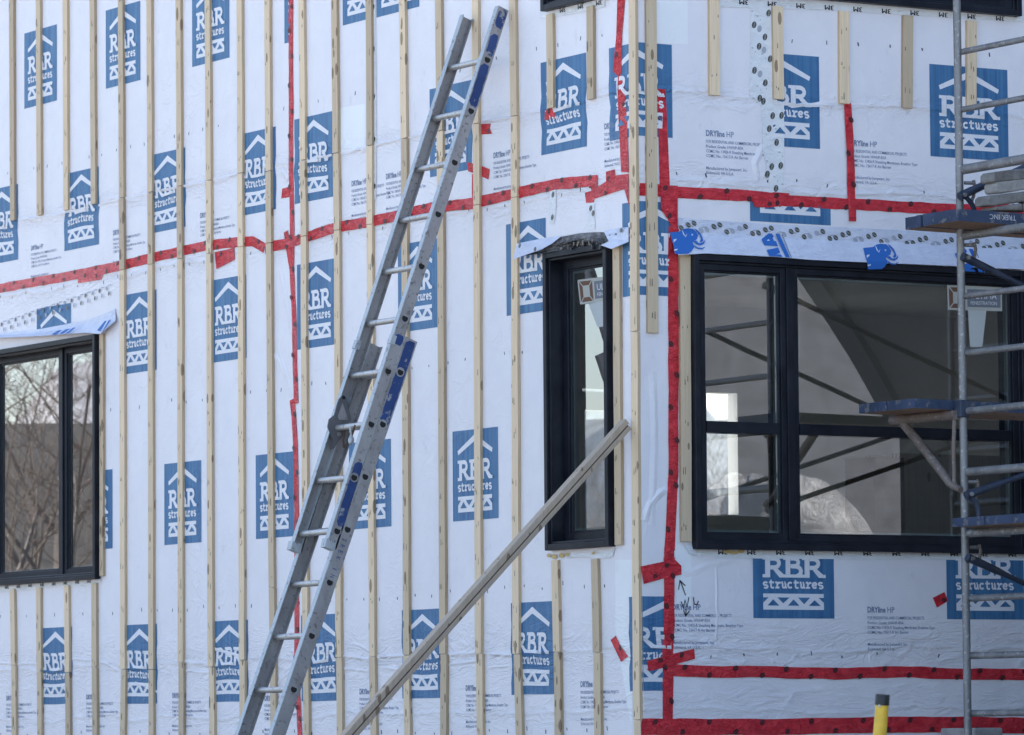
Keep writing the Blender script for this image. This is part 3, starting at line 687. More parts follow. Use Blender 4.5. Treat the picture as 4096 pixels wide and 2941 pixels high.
# wide membrane over the broad window
XS = [2713, 2820, 2950, 3100, 3250, 3400, 3550, 3700, 3850, 3980, 4110]
bot = [1021, 1014, 1020, 1028, 1040, 1047, 1053, 1059, 1066, 1073, 1078]; top = [870, 880, 888, 898, 904, 911, 918, 925, 933, 940, 947]
mid = [930, 935, 942, 950, 957, 963, 969, 976, 985, 991, 997]
def membrane(mb):
    for i in range(27):
        x = 2725+i*51.5; y = 890+(x-2725)*.064
        dot(mb, 'R', x, y+(0 if i % 2 else 22), .0075, i % 2 == 1 or i % 3 == 0, 1.0)
        dot(mb, 'R', x+28, y+(28 if i % 2 else 10), .0085, i % 3 != 1, 1.0)
        dash(mb, 'R', x-22, y+12, .0075); dash(mb, 'R', x+6, y+44, .0090, .045)
    O = lambda y, y0, y1: .0145+.0605*max(0, min(1, (y-y0)/(y1-y0)))
    def P(pts, m, lift=.0):                       # printed on the hanging part: follows its slope
        tri = tessellate_polygon([[Vector((x, y, 0)) for x, y in pts]])
        mb.add([on_sheet(x, y, lift+.003) for x, y in pts], [tuple(t) for t in tri], m)
    def on_sheet(x, y, lift):
        i = max(0, min(len(XS)-2, next((k for k in range(len(XS)-1) if x < XS[k+1]), len(XS)-2))); t = (x-XS[i])/(XS[i+1]-XS[i])
        ym = mid[i]+(mid[i+1]-mid[i])*t; yb = bot[i]+(bot[i+1]-bot[i])*t
        o = .006+.056*max(0, min(1, (y-ym)/(yb-ym)))+.002+lift
        return W3(*SR(x, y, o), o, 'R')
    C5 = lambda *p: [(2640+a/3.78, 880+b/3.78) for a, b in p]
    def mammoth(dx, dy):
        sh = lambda q: [(x+dx, y+dy) for x, y in q]
        P(sh(C5((150, 190), (300, 175), (345, 140), (420, 125), (500, 135), (545, 180), (575, 235), (560, 290), (490, 340), (525, 400), (480, 470), (430, 510), (225, 515), (215, 450), (205, 380), (185, 330))), 'emblem')
        for r in (((520, 130), (560, 150), (610, 200), (640, 260), (655, 310), (630, 340), (600, 330), (620, 290), (600, 230), (555, 180)),
                  ((505, 330), (560, 370), (620, 385), (670, 355), (685, 300), (640, 345), (590, 350), (545, 310)),
                  ((520, 380), (570, 415), (630, 425), (695, 400), (640, 445), (580, 440), (530, 415))): P(sh(C5(*r)), 'emblem', .0008)
        for r in (((330, 150), (345, 165), (370, 220), (385, 240), (412, 205), (390, 262), (350, 220)), ((205, 295), (250, 285), (245, 305), (205, 345)), ((215, 445), (268, 435), (262, 455), (220, 470)), ((476, 210), (500, 215), (495, 238), (478, 232))): P(sh(C5(*r)), 'flash', .0012)
    mammoth(0, 0); mammoth(773, 62)
    def letters(dx, dy):
        sh = lambda q: [(x+dx, y+dy) for x, y in q]
        P(sh(C5((1535, 290), (1640, 205), (1690, 205), (1720, 245), (1705, 275), (1725, 318), (1755, 320), (1785, 398), (1575, 382))), 'emblem'); P(sh(C5((1615, 315), (1640, 292), (1665, 315))), 'flash', .0012)
        P(sh(C5((1612, 455), (1785, 415), (1820, 495), (1755, 520), (1830, 525), (1850, 560), (1655, 545))), 'emblem')
        P(sh(C5((1745, 210), (1805, 212), (1965, 568), (1900, 562))), 'emblem'); P(sh(C5((1838, 220), (1850, 222), (1995, 570), (1982, 568))), 'ink')
    letters(0, 0); letters(773, 60)
sheet('flashing_sheet', 'R', [[(x, y, .004) for x, y in zip(XS, top)], [(x, y, .006) for x, y in zip(XS, mid)], [(x, (a+b_)/2, .034) for x, a, b_ in zip(XS, mid, bot)], [(x, y, .062) for x, y in zip(XS, bot)]], 'flash',
      'white flashing sheet printed with blue mammoths, hanging over the head of the broad window', 'flashing', membrane)
# flashing over the window at the left edge
q = lambda r, *p: zz(2, 1, *p)
XL = [-60, 40, 150, 250, 340, 400, 462]
def left_print(mb):
    for i in range(16):
        x = 5+i*28; y = 1322-i*9.6
        dot(mb, 'L', x, y-24, .0085, i % 2 == 0, .9, 60); dot(mb, 'L', x+10, y-4, .0135, i % 2 == 1, .9, 60); dash(mb, 'L', x+6, y-36, .0075, .05)
    for pts in ([(206, 1338), (232, 1322), (250, 1320), (222, 1341)], [(236, 1336), (262, 1318), (284, 1314), (252, 1336)], [(262, 1334), (292, 1311), (302, 1310), (276, 1333)],
                [(388, 1322), (418, 1285), (428, 1283), (402, 1326)], [(408, 1328), (434, 1282), (446, 1278), (418, 1318)]):
        mb.face([W3(*SL(x, y, .068), .068, 'L') for x, y in pts], 'emblem')
sheet('flashing_sheet', 'L', [[(x, y, .004) for x, y in zip(XL, (1340, 1330, 1318, 1300, 1282, 1262, 1236))], [(x, y, .007) for x, y in zip(XL, (1345, 1338, 1330, 1316, 1300, 1284, 1254))],
      [(x, y, o_) for x, y, o_ in zip(XL, (1354, 1350, 1345, 1338, 1331, 1337, 1284), (.06, .06, .06, .058, .055, .052, .02))]], 'flash', 'crumpled white flashing sheet with blue letters over the tree-reflecting window at the left edge', 'flashing', left_print)
# torn flashing over the narrow window: two white flaps and the crumpled dark film in the gap
def flap(pts, offs, label, dots):
    mb = MB(); P = [W3(*SL(x, y, o), o, 'L') for (x, y), o in zip(pts, offs)]
    c = sum(P, Vector())/len(P)
    for i in range(len(P)):
        a, b = P[i], P[(i+1) % len(P)]; mb.face([c, a, b], 'flash'); k = Vector((.002, 0, 0)); mb.face([c+k, b+k, a+k], 'flash')
    for x, y in dots: dot(mb, 'L', x, y, offs[0]+.012, True, .9, 40)
    tag(mb.build('flashing_flap'), label, 'flashing')
flap(zz(2, 3, (105, 690), (135, 560), (250, 535), (380, 512), (500, 498), (420, 560), (330, 610), (180, 660)), (.075, .04, .02, .012, .012, .04, .06, .07), 'torn white flashing flap curling left of the narrow window head', zz(2, 3, (160, 575), (285, 605)))
flap(zz(2, 3, (845, 462), (900, 440), (1045, 425), (1045, 545), (985, 570), (905, 603), (820, 572), (885, 540)), (.012, .008, .006, .02, .05, .065, .06, .04), 'white flashing flap folded down over the right end of the narrow window head', zz(2, 3, (985, 450), (890, 505), (940, 495)))
random.seed(3)
mb = MB(); ring_ = zz(2, 3, (180, 660), (330, 612), (420, 560), (500, 503), (640, 475), (760, 466), (858, 466), (884, 545), (820, 575), (600, 605), (440, 622), (340, 640))
cen = zz(2, 3, (560, 548))[0]; rows = 5; vs = []
for k in range(rows):
    for x, y in ring_:
        t = k/(rows-1)*.999; X = x+(cen[0]-x)*t; Y = y+(cen[1]-y)*t; o = .012+.04*t*random.random()+(.045 if y > 1005 and k == 0 else 0); vs.append(W3(*SL(X, Y, o), o, 'L'))
n = len(ring_); mb.add(vs, [(k*n+i, k*n+(i+1) % n, (k+1)*n+(i+1) % n, (k+1)*n+i) for k in range(rows-1) for i in range(n)], 'film')
for i in range(46):
    x = random.uniform(2235, 2420); y = 990-14*math.sin((x-2235)/190*PI)+random.uniform(-16, 14)-(x-2235)*.09; l = random.uniform(8, 22); o = random.uniform(.03, .06); ax = random.uniform(-8, 8)
    mb.face([W3(*SL(a, b, oo), oo, 'L') for a, b, oo in ((x, y, o), (x+4, y+2, o+.01), (x+ax+5, y+l, o), (x+ax, y+l-3, o-.01))], 'film' if i % 3 else 'grey_wood')
tag(mb.build('crumpled_film'), 'crumpled dark film bunched in the gap above the narrow window', 'film')
random.seed(11)
# white tapes with 3M marks under the window sills
def sill_tape(side, pts, hgt, marks, label, wav=0):
    mb = MB(); U = []; D = []
    for i, (x, y) in enumerate(pts):
        s, z = SW(x, y, .003, side); U.append((s, z)); D.append((s, z-hgt-random.uniform(0, wav)))
    mb.add([W3(*p, .0035, side) for p in U+D], [(len(U)+i, len(U)+i+1, i+1, i) for i in range(len(U)-1)], 'clear')
    vs, fs, wd = text2d('3M')
    for x, y in marks:
        s, z = SW(x, y, .005, side); k = .055/wd
        for d in (0, .0028): mb.add([W3(s+.0275-a*k+d, z+.012-b*.026, .005+d*.2, side) for a, b in vs], [f for f in fs], 'pen')
    tag(mb.build('sill_tape'), label, 'tape')
sill_tape('R', [(2850, -12), (3300, 2), (3700, 26), (4110, 52)], .052, [(x, -2+(x-2800)*.063) for x in range(2860, 4100, 114)], 'white tape with upside-down black lettering under the dark window cut off at the top right')
sill_tape('R', [(2750, 2180), (2900, 2197), (3300, 2200), (3700, 2203), (4110, 2207)], .048, [(x, 2209+(x-3000)*.008) for x in range(2890, 4100, 116)], 'white tape with upside-down black lettering along the sill of the broad window')
sill_tape('L', [(-80, 2355), (30, 2345), (120, 2337), (220, 2328), (320, 2318), (405, 2303)], .030, [(x, 2350-x*.075) for x in range(-20, 400, 47)], 'crinkled white tape with black marks under the sill of the window at the left edge', .016)
sill_tape('L', [(2160, 40), (2250, 30), (2330, 15), (2420, -5)], .045, [(x, 42-(x-2240)*.2) for x in (2250, 2322, 2395)], 'white tape with black marks under the narrow window at the top edge')
mb = MB()
P = zz(4, 3, (520, 160), (880, 140), (935, 100), (915, 175), (840, 190), (700, 178), (540, 186)); mb.face([W3(*SL(x, y, .006), .006, 'L') for x, y in P], 'clear')
for x, y, rr in zip(*[iter((395, 165, 20, 440, 175, 26, 500, 165, 26, 545, 158, 20, 760, 145, 16))]*3):
    X, Y = zz(4, 3, (x, y))[0]; ellipse(mb, 'L', X, Y, .01, rr/Z/500, rr/Z/900, 'foam', 0, 8)
tag(mb.build('sill_tape'), 'scrap of white tape and yellow foam under the sill of the narrow window', 'tape')
mb = MB(); P = zz(4, 3, (1505, 45), (1545, 90), (1600, 120), (1640, 150), (1625, 200), (1600, 165), (1545, 150), (1510, 100)); mb.face([W3(*SR(x, y, .008), .008, 'R') for x, y in P], 'clear')
for x, y, rr in ((1850, 135, 34), (1905, 142, 36), (1960, 132, 30)):
    X, Y = zz(4, 3, (x, y))[0]; ellipse(mb, 'R', X, Y, .012, rr/Z/630, 14/Z/740, 'foam', 0, 10)
tag(mb.build('sill_tape'), 'torn white tape end with yellow foam under the broad window corner', 'tape')
# clear dotted seam tapes
mb = MB(); A = zz(1, 3, (2045, 30), (2045, 500), (1945, 700), (1945, 760), (2050, 790), (2120, 900), (2120, 1500)); B = zz(1, 4, (175, 55), (185, 800), (285, 820), (285, 1000), (283, 1200), (270, 1590))
P = [(3002, 20), (3000, 250), (3002, 385), (3040, 440), (3044, 600), (3055, 740), (3092, 782), (3132, 782), (3136, 560), (3136, 410), (3088, 395), (3084, 22)]
def band(mb, side, rows, o, m): mb.add([W3(*SW(x, y, o, side), o, side) for r in rows for x, y in r], [(2*i, 2*i+1, 2*i+3, 2*i+2) for i in range(len(rows)-1)], m)
band(mb, 'R', [[(3002, 20), (3084, 20)], [(3000, 380), (3090, 398)], [(3045, 420), (3136, 410)], [(3052, 600), (3137, 600)], [(3088, 782), (3130, 784)]], .0032, 'clear')
for i, (x, y) in enumerate(zz(1, 4, (160, 107), (42, 203), (85, 235), (130, 302), (82, 378), (122, 408), (172, 480), (45, 573), (90, 603), (133, 675), (88, 800), (117, 825), (193, 943), (265, 940), (165, 1048), (225, 1160), (185, 1357), (258, 1348), (150, 1418), (220, 1535))):
    dot(mb, 'R', x, y, .0045, i not in (2, 5, 8), 1.15, 70)
X_ = zz(1, 4, (18, 90), (60, 130), (20, 390), (100, 440), (60, 700), (30, 800), (110, 690), (210, 1050), (240, 1240), (140, 1310), (200, 1440), (265, 1500))
for x, y in X_: dash(mb, 'R', x, y, .0045, .012); dash(mb, 'R', x+14, y+16, .0045, .006)
tag(mb.build('clear_tape'), 'white clear tape with black dots down the seam between the right-hand battens', 'tape')
mb = MB(); band(mb, 'L', [zz(2, 3, (405, 130), (455, 120)), zz(2, 3, (408, 280), (455, 275)), zz(2, 3, (395, 395), (440, 400))], .0032, 'clear')
for x, y in zz(2, 3, (430, 160), (425, 345)): dot(mb, 'L', x, y, .0045, True, 1., 60)
tag(mb.build('clear_tape'), 'short clear tape above the left end of the narrow window', 'tape')
mb = MB(); band(mb, 'L', [zz(2, 3, (715, 235), (770, 225)), zz(2, 3, (705, 340), (770, 340)), zz(2, 3, (715, 445), (775, 435))], .0032, 'clear')
for x, y in zz(2, 3, (737, 272), (757, 312)): dot(mb, 'L', x, y, .0045, True, 1., 60)
tag(mb.build('clear_tape'), 'short clear tape above the middle of the narrow window', 'tape')
mb = MB(); band(mb, 'L', [[(1489, 0), (1502, 0)], [(1492, 250), (1504, 250)], [(1496, 560), (1506, 560)], [(1496, 800), (1504, 800)]], .0032, 'clear')
for i, y in enumerate((28, 197, 388, 558, 745)): ellipse(mb, 'L', 1493+i*1.2, y, .0045, .016, .012, 'cdot', 70)
tag(mb.build('clear_tape'), 'thin clear seam tape with grey dots beside a batten, left of the ladder top', 'tape')

# ------------------------------------------------------------------ red tapes
_lift = [0]
def red(pts, width, label, side=None, ends=True, dots=True, poly=False, o=None):
    mb = MB(); _lift[0] += 1; o = o or .0026+.0004*(_lift[0] % 5)
    rnd = random.Random(_lift[0])
    if poly:
        P = [SW(x, y, o, side) for x, y in pts]; side = side or ('L' if pts[0][0] < 2556 else 'R')
        mb.face([W3(s, z, o, side) for s, z in P], 'red')
        cx = sum(p[0] for p in pts)/len(pts); cy = sum(p[1] for p in pts)/len(pts)
        if dots:
            for k in range(max(1, int(max(p[0] for p in pts)-min(p[0] for p in pts))//70)):
                t = rnd.random(); a = pts[rnd.randrange(len(pts))]; dot(mb, side, cx+(a[0]-cx)*.45, cy+(a[1]-cy)*.45, o+.0012, True, .95, rnd.choice((20, 70)), red=True)
    else:
        side = side or ('L' if pts[0][0] < 2556 else 'R')
        P = [SW(x, y, o, side) for x, y in pts]; Q = []
        for a, b in zip(P, P[1:]):
            L = math.hypot(a[0]-b[0], a[1]-b[1]); n = max(1, int(L/.07)); Q += [(a[0]+(b[0]-a[0])*i/n, a[1]+(b[1]-a[1])*i/n) for i in range(n)]
        Q.append(P[-1]); rows = []; n = len(Q)
        for i, p in enumerate(Q):
            a, b = Q[max(i-1, 0)], Q[min(i+1, n-1)]; l = math.hypot(b[0]-a[0], b[1]-a[1]) or 1; nx, nz = -(b[1]-a[1])/l, (b[0]-a[0])/l
            w1, w2 = width/2+rnd.uniform(-.0025, .0025), width/2+rnd.uniform(-.0025, .0025)
            e = rnd.uniform(-.008, .008) if ends and i in (0, n-1) else 0
            rows.append([W3(p[0]+nx*w1+nz*e, p[1]+nz*w1, o, side), W3(p[0]+nx*.15*width, p[1]+nz*.15*width, o+rnd.uniform(0, .004), side), W3(p[0]-nx*.2*width, p[1]-nz*.2*width, o+rnd.uniform(0, .004), side), W3(p[0]-nx*w2, p[1]-nz*w2, o, side)])
        mb.add([q for r in rows for q in r], [(4*i+j, 4*i+j+1, 4*i+4+j+1, 4*i+4+j) for i in range(n-1) for j in range(3)], 'red')
        if dots:
            T = 0; k = 0
            for a, b in zip(Q, Q[1:]):
                l = math.hypot(a[0]-b[0], a[1]-b[1]); T += l
                if T > .115:
                    T = 0; k += 1; nx, nz = -(b[1]-a[1])/l, (b[0]-a[0])/l; f = (.30 if k % 2 else -.30)*width
                    s, z = a[0]+nx*f, a[1]+nz*f; ang = math.degrees(math.atan2(b[1]-a[1], b[0]-a[0]))+35
                    ca, sa = math.cos(math.radians(ang)), math.sin(math.radians(ang)); N_ = 10
                    mb.face([W3(s+.0175*math.cos(2*PI*i/N_)*ca-.013*math.sin(2*PI*i/N_)*sa, z+.0175*math.cos(2*PI*i/N_)*sa+.013*math.sin(2*PI*i/N_)*ca, o+.0046, side) for i in range(N_)], 'dot')
                    vs, fs, wd = text2d('SIGA'); kk = .023/wd
                    mb.add([W3(s+(u*kk-.0115)*ca-(v-.5)*.008*sa, z+(u*kk-.0115)*sa+(v-.5)*.008*ca, o+.0052, side) for u, v in vs], fs, 'siga_red')
    t = mb.build('red_tape'); tag(t, label, 'tape', 'red tapes on the wrap'); return t
TW = .06
red([(-40, 1160), (236, 1112), (472, 1066), (600, 1033), (733, 1004), (822, 984), (944, 968), (1010, 966), (1057, 992)], TW, 'long red tape rising from the left edge to a kink near the vertical tape')
red([(1060, 996), (1088, 985), (1147, 975), (1339, 911), (1467, 889), (1722, 833), (1880, 815), (2040, 779), (2221, 737), (2390, 722)], TW, 'long red tape crossing behind the ladder towards the narrow window head', o=.0048)
red(zz(2, 1, (635, 842), (840, 797), (825, 852), (632, 882)), 0, 'small red tape patch hanging under the long red tape at the left', poly=True)
red(zz(2, 1, (1745, 628), (1860, 605), (1905, 585), (1910, 690), (1760, 767)), 0, 'folded red tape flap hanging below the kink of the long tape', poly=True)
red([(1163, -20), (1163, 170), (1164, 400), (1163, 640), (1166, 800), (1168, 950), (1167, 1078), (1177, 1300), (1178, 1420), (1184, 1615)], .055, 'upper half of the long vertical red tape left of the ladder')
red([(1168, 1598), (1174, 1660), (1182, 1793), (1186, 2039), (1187, 2347), (1186, 2633), (1196, 2878), (1200, 2960)], .055, 'lower half of the long vertical red tape, running behind the ladder foot')
red(zz(1, 2, (262, 1535), (320, 1520), (318, 1605), (253, 1615)), 0, 'small square red tape piece stuck left of the vertical tape', poly=True, dots=False)
red(zz(2, 2, (275, 470), (305, 450), (330, 560), (345, 770), (320, 770), (292, 600)), 0, 'narrow red tape tab beside the crossing of the two long tapes', poly=True, dots=False)
red([(1897, 695), (1897, 770), (1900, 838)], .05, 'short vertical red tape mostly hidden by a batten right of the ladder')
red(zz(1, 2, (1840, 1012), (1958, 1005), (1952, 1045), (1968, 1090), (1840, 1098)), 0, 'upper torn red tape scrap beside the batten right of the ladder top', poly=True)
red(zz(1, 2, (1765, 1320), (1870, 1345), (1950, 1378), (1940, 1462), (1860, 1425), (1775, 1395)), 0, 'lower slanting red tape scrap beside the batten right of the ladder top', poly=True)
red(zz(1, 3, (955, -20), (1018, -20), (992, 290), (990, 600), (955, 615), (918, 580), (945, 290)), 0, 'red tape hanging from the top edge left of the corner batten', poly=True)
red(zz(1, 3, (960, 605), (1000, 620), (1015, 740), (1035, 1000), (1048, 1405), (985, 1400), (965, 1000), (955, 740)), 0, 'crinkled red tape running down left of the corner batten to the tape cluster', poly=True)
red(zz(2, 3, (780, 105), (940, 5), (1045, -10), (1048, 250), (1010, 115), (765, 195)), 0, 'crumpled red tape filling the gap left of the corner batten', poly=True)
red(zz(2, 3, (725, 40), (795, 5), (778, 130), (762, 225), (700, 228), (690, 145), (742, 130)), 0, 'upright red tape scrap at the end of the long tape above the narrow window', poly=True)
red(zz(1, 3, (862, 1398), (932, 1378), (940, 1445), (862, 1485)), 0, 'small red tape square above the crumpled tape left of the corner', poly=True)
red([(2557, 757), (2600, 758), (2640, 762), (2700, 768)], .064, 'short red tape between the corner batten and the front batten', 'R')
red([(2660, 766), (2737, 771), (2860, 776), (2996, 783), (3158, 804), (3340, 814), (3428, 818), (3684, 832), (3832, 838), (3990, 836), (4110, 842)], .060, 'long red tape running right from the corner cluster to the scaffold', 'R')
red(zz(2, 4, (20, 200), (200, 140), (330, 150), (300, 250), (160, 265), (50, 262)), 0, 'darker overlapping red tape piece under the long tape on the right wall', 'R', poly=True, o=.007)
red(zz(1, 3, (1270, 722), (1348, 728), (1365, 1100), (1383, 1520), (1300, 1520), (1285, 860), (1270, 860)), 0, 'dark red tape coming down right of the front batten over the corner print', 'R', poly=True)
red(zz(2, 3, (1310, 82), (1447, 88), (1447, 430), (1462, 455), (1420, 470), (1365, 360), (1310, 280)), 0, 'knot of overlapping red tape where the long right tape meets the corner tape', 'R', poly=True, o=.008)
red(zz(2, 3, (1412, 420), (1411, 700), (1412, 1000), (1412, 1628))+zz(3, 3, (1411, 600), (1412, 1000), (1405, 1100), (1398, 1300), (1380, 1628))+zz(4, 3, (1378, 100), (1378, 220)), .063, 'long vertical red tape between the corner and the broad window', 'R')
red(zz(4, 3, (1378, 180), (1378, 330), (1378, 700), (1366, 950), (1368, 1200), (1365, 1500)), .066, 'vertical red tape below the broad window corner down to the bottom band', 'R')
red(zz(4, 3, (1143, 255), (1380, 205), (1420, 195), (1475, 248), (1478, 320), (1330, 352), (1170, 398)), 0, 'wide red tape patch across the vertical tape, by the pen arrow', 'R', poly=True, o=.0065)
red(zz(4, 3, (1195, 1025), (1410, 965), (1580, 925), (1588, 1005), (1400, 1060), (1210, 1108)), 0, 'slanting red tape piece crossing the foot of the vertical tape', 'R', poly=True, o=.0065)
red(zz(4, 3, (1400, 1100), (1700, 1110), (2238, 1113))+zz(4, 4, (300, 1118), (700, 1127), (1000, 1118), (1300, 1112), (1600, 1128), (2238, 1135), (2300, 1137)), .060, 'horizontal red tape below the broad window, above the bottom band', 'R', o=.0045)
red(zz(4, 3, (1150, 1560), (1700, 1560), (2238, 1560))+zz(4, 4, (700, 1550), (1040, 1545), (1750, 1540), (2238, 1550), (2300, 1552)), .084, 'widest red tape band at the bottom edge of the right wall', 'R', o=.0055)
red(zz(1, 4, (803, 840), (825, 1250), (833, 1628))+zz(2, 4, (840, 250), (843, 378)), .050, 'vertical red tape below the third right-wall batten, crossing the long tape', 'R', o=.0085)
red(zz(4, 3, (900, 855), (940, 817), (985, 910), (1040, 985), (985, 1032), (950, 960)), 0, 'lone slanting red tape scrap left of the lower corner print', poly=True)
red(zz(4, 4, (1495, 510), (1590, 463), (1622, 535), (1530, 590)), 0, 'lone small red tape square left of the scaffold pole near the bottom', 'R', poly=True)
red(zz(1, 3, (385, 885), (452, 880), (445, 965), (362, 980), (365, 915)), 0, 'dark red tape scrap under the short batten over a blue print', poly=True)

# ------------------------------------------------------------------ wooden battens
def batten(side, x0, y0, x1, y1, label, wd=.064, th=.019, o_edge=None, group='pine battens on the wrap', m='pine'):
    """left edge from (x0, y0) down to (x1, y1) in the frame"""
    oe = (th if side == 'L' else 0) if o_edge is None else o_edge
    a = SW(x0, y0, oe, side); b = SW(x1, y1, oe, side); mb = MB(); L = a[1]-b[1]; n = max(2, int(L/.22)); rows = []
    jit = 0
    for i in range(n+1):
        t = i/n; s = b[0]+(a[0]-b[0])*t+random.uniform(-.0013, .0013); z = b[1]+L*t; ww = wd+random.uniform(-.0012, .0012); o = th+random.uniform(-.0006, .0006)
        rows.append([W3(s, z, .0009, side), W3(s+ww, z, .0009, side), W3(s+ww, z, o, side), W3(s, z, o, side)])
    vs = [p for r in rows for p in r]; fs = [(4*i+j, 4*i+(j+1) % 4, 4*i+4+(j+1) % 4, 4*i+4+j) for i in range(n) for j in range(4)]+[(3, 2, 1, 0), (4*n, 4*n+1, 4*n+2, 4*n+3)]
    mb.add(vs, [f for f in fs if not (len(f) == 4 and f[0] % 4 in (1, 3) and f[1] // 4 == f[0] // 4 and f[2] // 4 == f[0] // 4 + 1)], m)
    mb.add(vs, [f for f in fs if f[0] % 4 in (1, 3) and f[1] // 4 == f[0] // 4 and f[2] // 4 == f[0] // 4 + 1], 'pine_side_shade')
    z = b[1]+random.uniform(.03, .12)
    while z < a[1]-.03:                           # nail slots
        t = (z-b[1])/L; s = b[0]+(a[0]-b[0])*t
        for f in random.sample((.22, .42, .68), random.choice((1, 2, 2))):
            h = random.uniform(.005, .020); q = random.uniform(.0016, .0028); zq = z+random.uniform(-.015, .015); c = s+wd*f
            mb.face([W3(c+dx, zq+dz, th+.0012, side) for dx, dz in ((-q, -h), (q, -h), (q*.7, h), (-q*.7, h))], 'nail')
        z += random.uniform(.16, .30)
    o = mb.build('pine_batten', bevel=.0022, origin=True); tag(o, label, 'batten', group); return o
ORD = ['first', 'second', 'third', 'fourth', 'fifth', 'sixth', 'seventh', 'eighth']
r1 = lambda reg, x, y: zz(1, reg, (x, y))[0]
cols = []   # k4.. : list of breakpoints [(x, y, x', y')]
def seg(*p): return p
GAP = 3
for i, (xa, xb, ye) in enumerate(((72, 81, 884), (290, 298, 863), (507, 515, 842), (728, 738, 818))):
    batten('L', xa/Z, -20, xb/Z, ye, 'pine batten ending above the left-edge window, %s from the left' % ORD[i])
for i, (xa, xb, yt, yj) in enumerate(((78, 88, 2357, 2664), (293, 297, 2350, 2686), (520, 526, 2342, 2692), (742, 745, 2333, 2670))):
    batten('L', xa/Z, yt, xb/Z, yj-GAP, 'short pine batten hanging from the left-edge window sill, %s from the left' % ORD[i])
    batten('L', xb/Z+1, yj, xb/Z+3, 2960, 'pine batten at the bottom edge under the left-edge window, %s from the left' % ORD[i])
batten('L', 397, 1338, 397.5, 2305, 'pine batten along the right jamb of the left-edge window', wd=.05)
T4 = [  # x at top, joints (y) and x at each break, x at bottom
 (471, 475, 795, 475, 477, 1083, 477, 480, 2679, 479), (585, 589, 773, 589, 590, 1061, 590, 593, 2680, 593.8), (701, 706, 748, 706, 708, 1039, 708, 711, 2652, 714),
 (818.5, 822, 726, 822, 823, 1017, 824, 830, 2670, 836), (946, 949, 697, 949, 950, 990, 951, 955, 2642, 958),
 (1056.5, 1061, 689, 1061, 1063, 975, 1063, 1074, 2353, 1083), (1193, 1199, 645, 1199, 1202, 948, 1202, 1209, 2640, 1213), (1323, 1330, 617, 1331, 1335, 924, 1335, 1341, 2632, 1347),
 (1462, 1465, 587, 1466, 1466, 901, 1466, 1475, 2628, 1482), (1595, 1602, 558, 1603, 1604, 878, 1605, 1612, 2623, 1617), (1739, 1745, 528, 1746, 1747, 850, 1748, 1757, 2618, 1760),
 (1887, 1889, 499, 1890, 1893, 823, 1893, 1899, 2618, 1907), (2035, 2041, 469, 2042, 2043, 793, 2043, 2050, 2618, 2063)]
for i, (a, b_, j1, c, d, j2, e, f, j3, h) in enumerate(T4):
    where = '%s column right of the left-edge window' % ORD[i] if i < 6 else '%s column right of the vertical red tape' % ORD[i-6]
    batten('L', a, -20, b_, j1-GAP, 'upper pine batten off the top edge, '+where)
    batten('L', c+random.uniform(-1.5, 1.5), j1, d, j2-GAP*.7, 'short pine batten crossing the slanting red tape, '+where)
    batten('L', e, j2, f, j3-GAP*.7, 'long pine batten below the slanting red tape, '+where)
    batten('L', f+random.uniform(0, 5), j3, h, 2960, 'lowest pine batten off the bottom edge, '+where)
a = r1(3, 375, 120); batten('L', a[0], a[1], 2188, 435, 'left of two short pine battens below the top-edge window, over a blue print')
batten('L', 2345.5, 27, 2347, 400, 'right of two short pine battens below the top-edge window, on bare wrap')
batten('L', 2204, 2242, 2212, 2608, 'left one of two pine battens hanging under the narrow window sill'); batten('L', 2214, 2611, 2219, 2960, 'pine batten at the bottom edge, left one of two under the narrow window')
batten('L', 2363, 2237, 2371, 2610, 'right one of two pine battens hanging under the narrow window sill'); batten('L', 2373, 2613, 2377, 2960, 'pine batten at the bottom edge, right one of two under the narrow window')
batten('L', 2449, 975, 2459, 2181, 'pine batten along the right jamb of the narrow window, under the leaning board')
batten('L', 2513.6, -20, 2521.5, 1327, 'upper corner batten of pine running off the top edge'); batten('L', 2522, 1331, 2532, 2879, 'long lower corner batten of pine beside the broad window wall'); batten('L', 2535, 2882, 2537, 2960, 'stub of corner batten at the bottom edge')
RG = 'pine battens on the right wall'
batten('R', 2577, -20, 2584, 1332, 'long pine batten right of the corner, ending beside the broad window', group=RG)
for i, (x0, y0, x1, y1) in enumerate(((2831, -12, 2831, 381), (3083, 24, 3089, 397), (3349.5, 45, 3351, 415), (3605, 62, 3604, 433), (3860, 82, 3860, 437))):
    batten('R', x0, y0, x1, y1, '%s of five short pine battens hanging under the top-right window, from the left' % ORD[i], group=RG)
batten('R', 2712, 1020, 2718, 2167, 'pine batten along the left jamb of the broad window', group=RG)

# ------------------------------------------------------------------ the ladder
pr = hit(2034, 44, (1, 0, 0), -.024); YR = pr.y
LWD = .405; YL = YR+LWD
onY = lambda x, y, Yp=None: hit(x, y, (0, 1, 0), YR if Yp is None else Yp)
A0 = onY(1993.7, 22); A1 = onY(1305, 2181)
AX = (A1-A0).normalized(); NX = Vector((-AX.z, 0, AX.x)); NX = NX if NX.x > 0 else -NX    # NX: towards the wall
def LP(t, d, y): return A0+AX*t+NX*d+Vector((0, y-YR, 0))
DF = (pr-A0).dot(NX); LF = (A1-A0).length
B0 = onY(1621, 1345); B1 = onY(1084.5, 2941); AXB = (B1-B0).normalized(); NXB = Vector((-AXB.z, 0, AXB.x)); NXB = NXB if NXB.x > 0 else -NXB
def LB(t, d, y): return B0+AXB*t+NXB*d+Vector((0, y-YR, 0))
TB = 0.; TE = -B0.z/AXB.z                         # the lower section runs from its top end to the ground
g0 = B0+AXB*TE; lad = empty('extension_ladder', (g0.x, (YR+YL)/2, 0), 'aluminium extension ladder with blue painted rails leaning on the left wall', 'ladder')
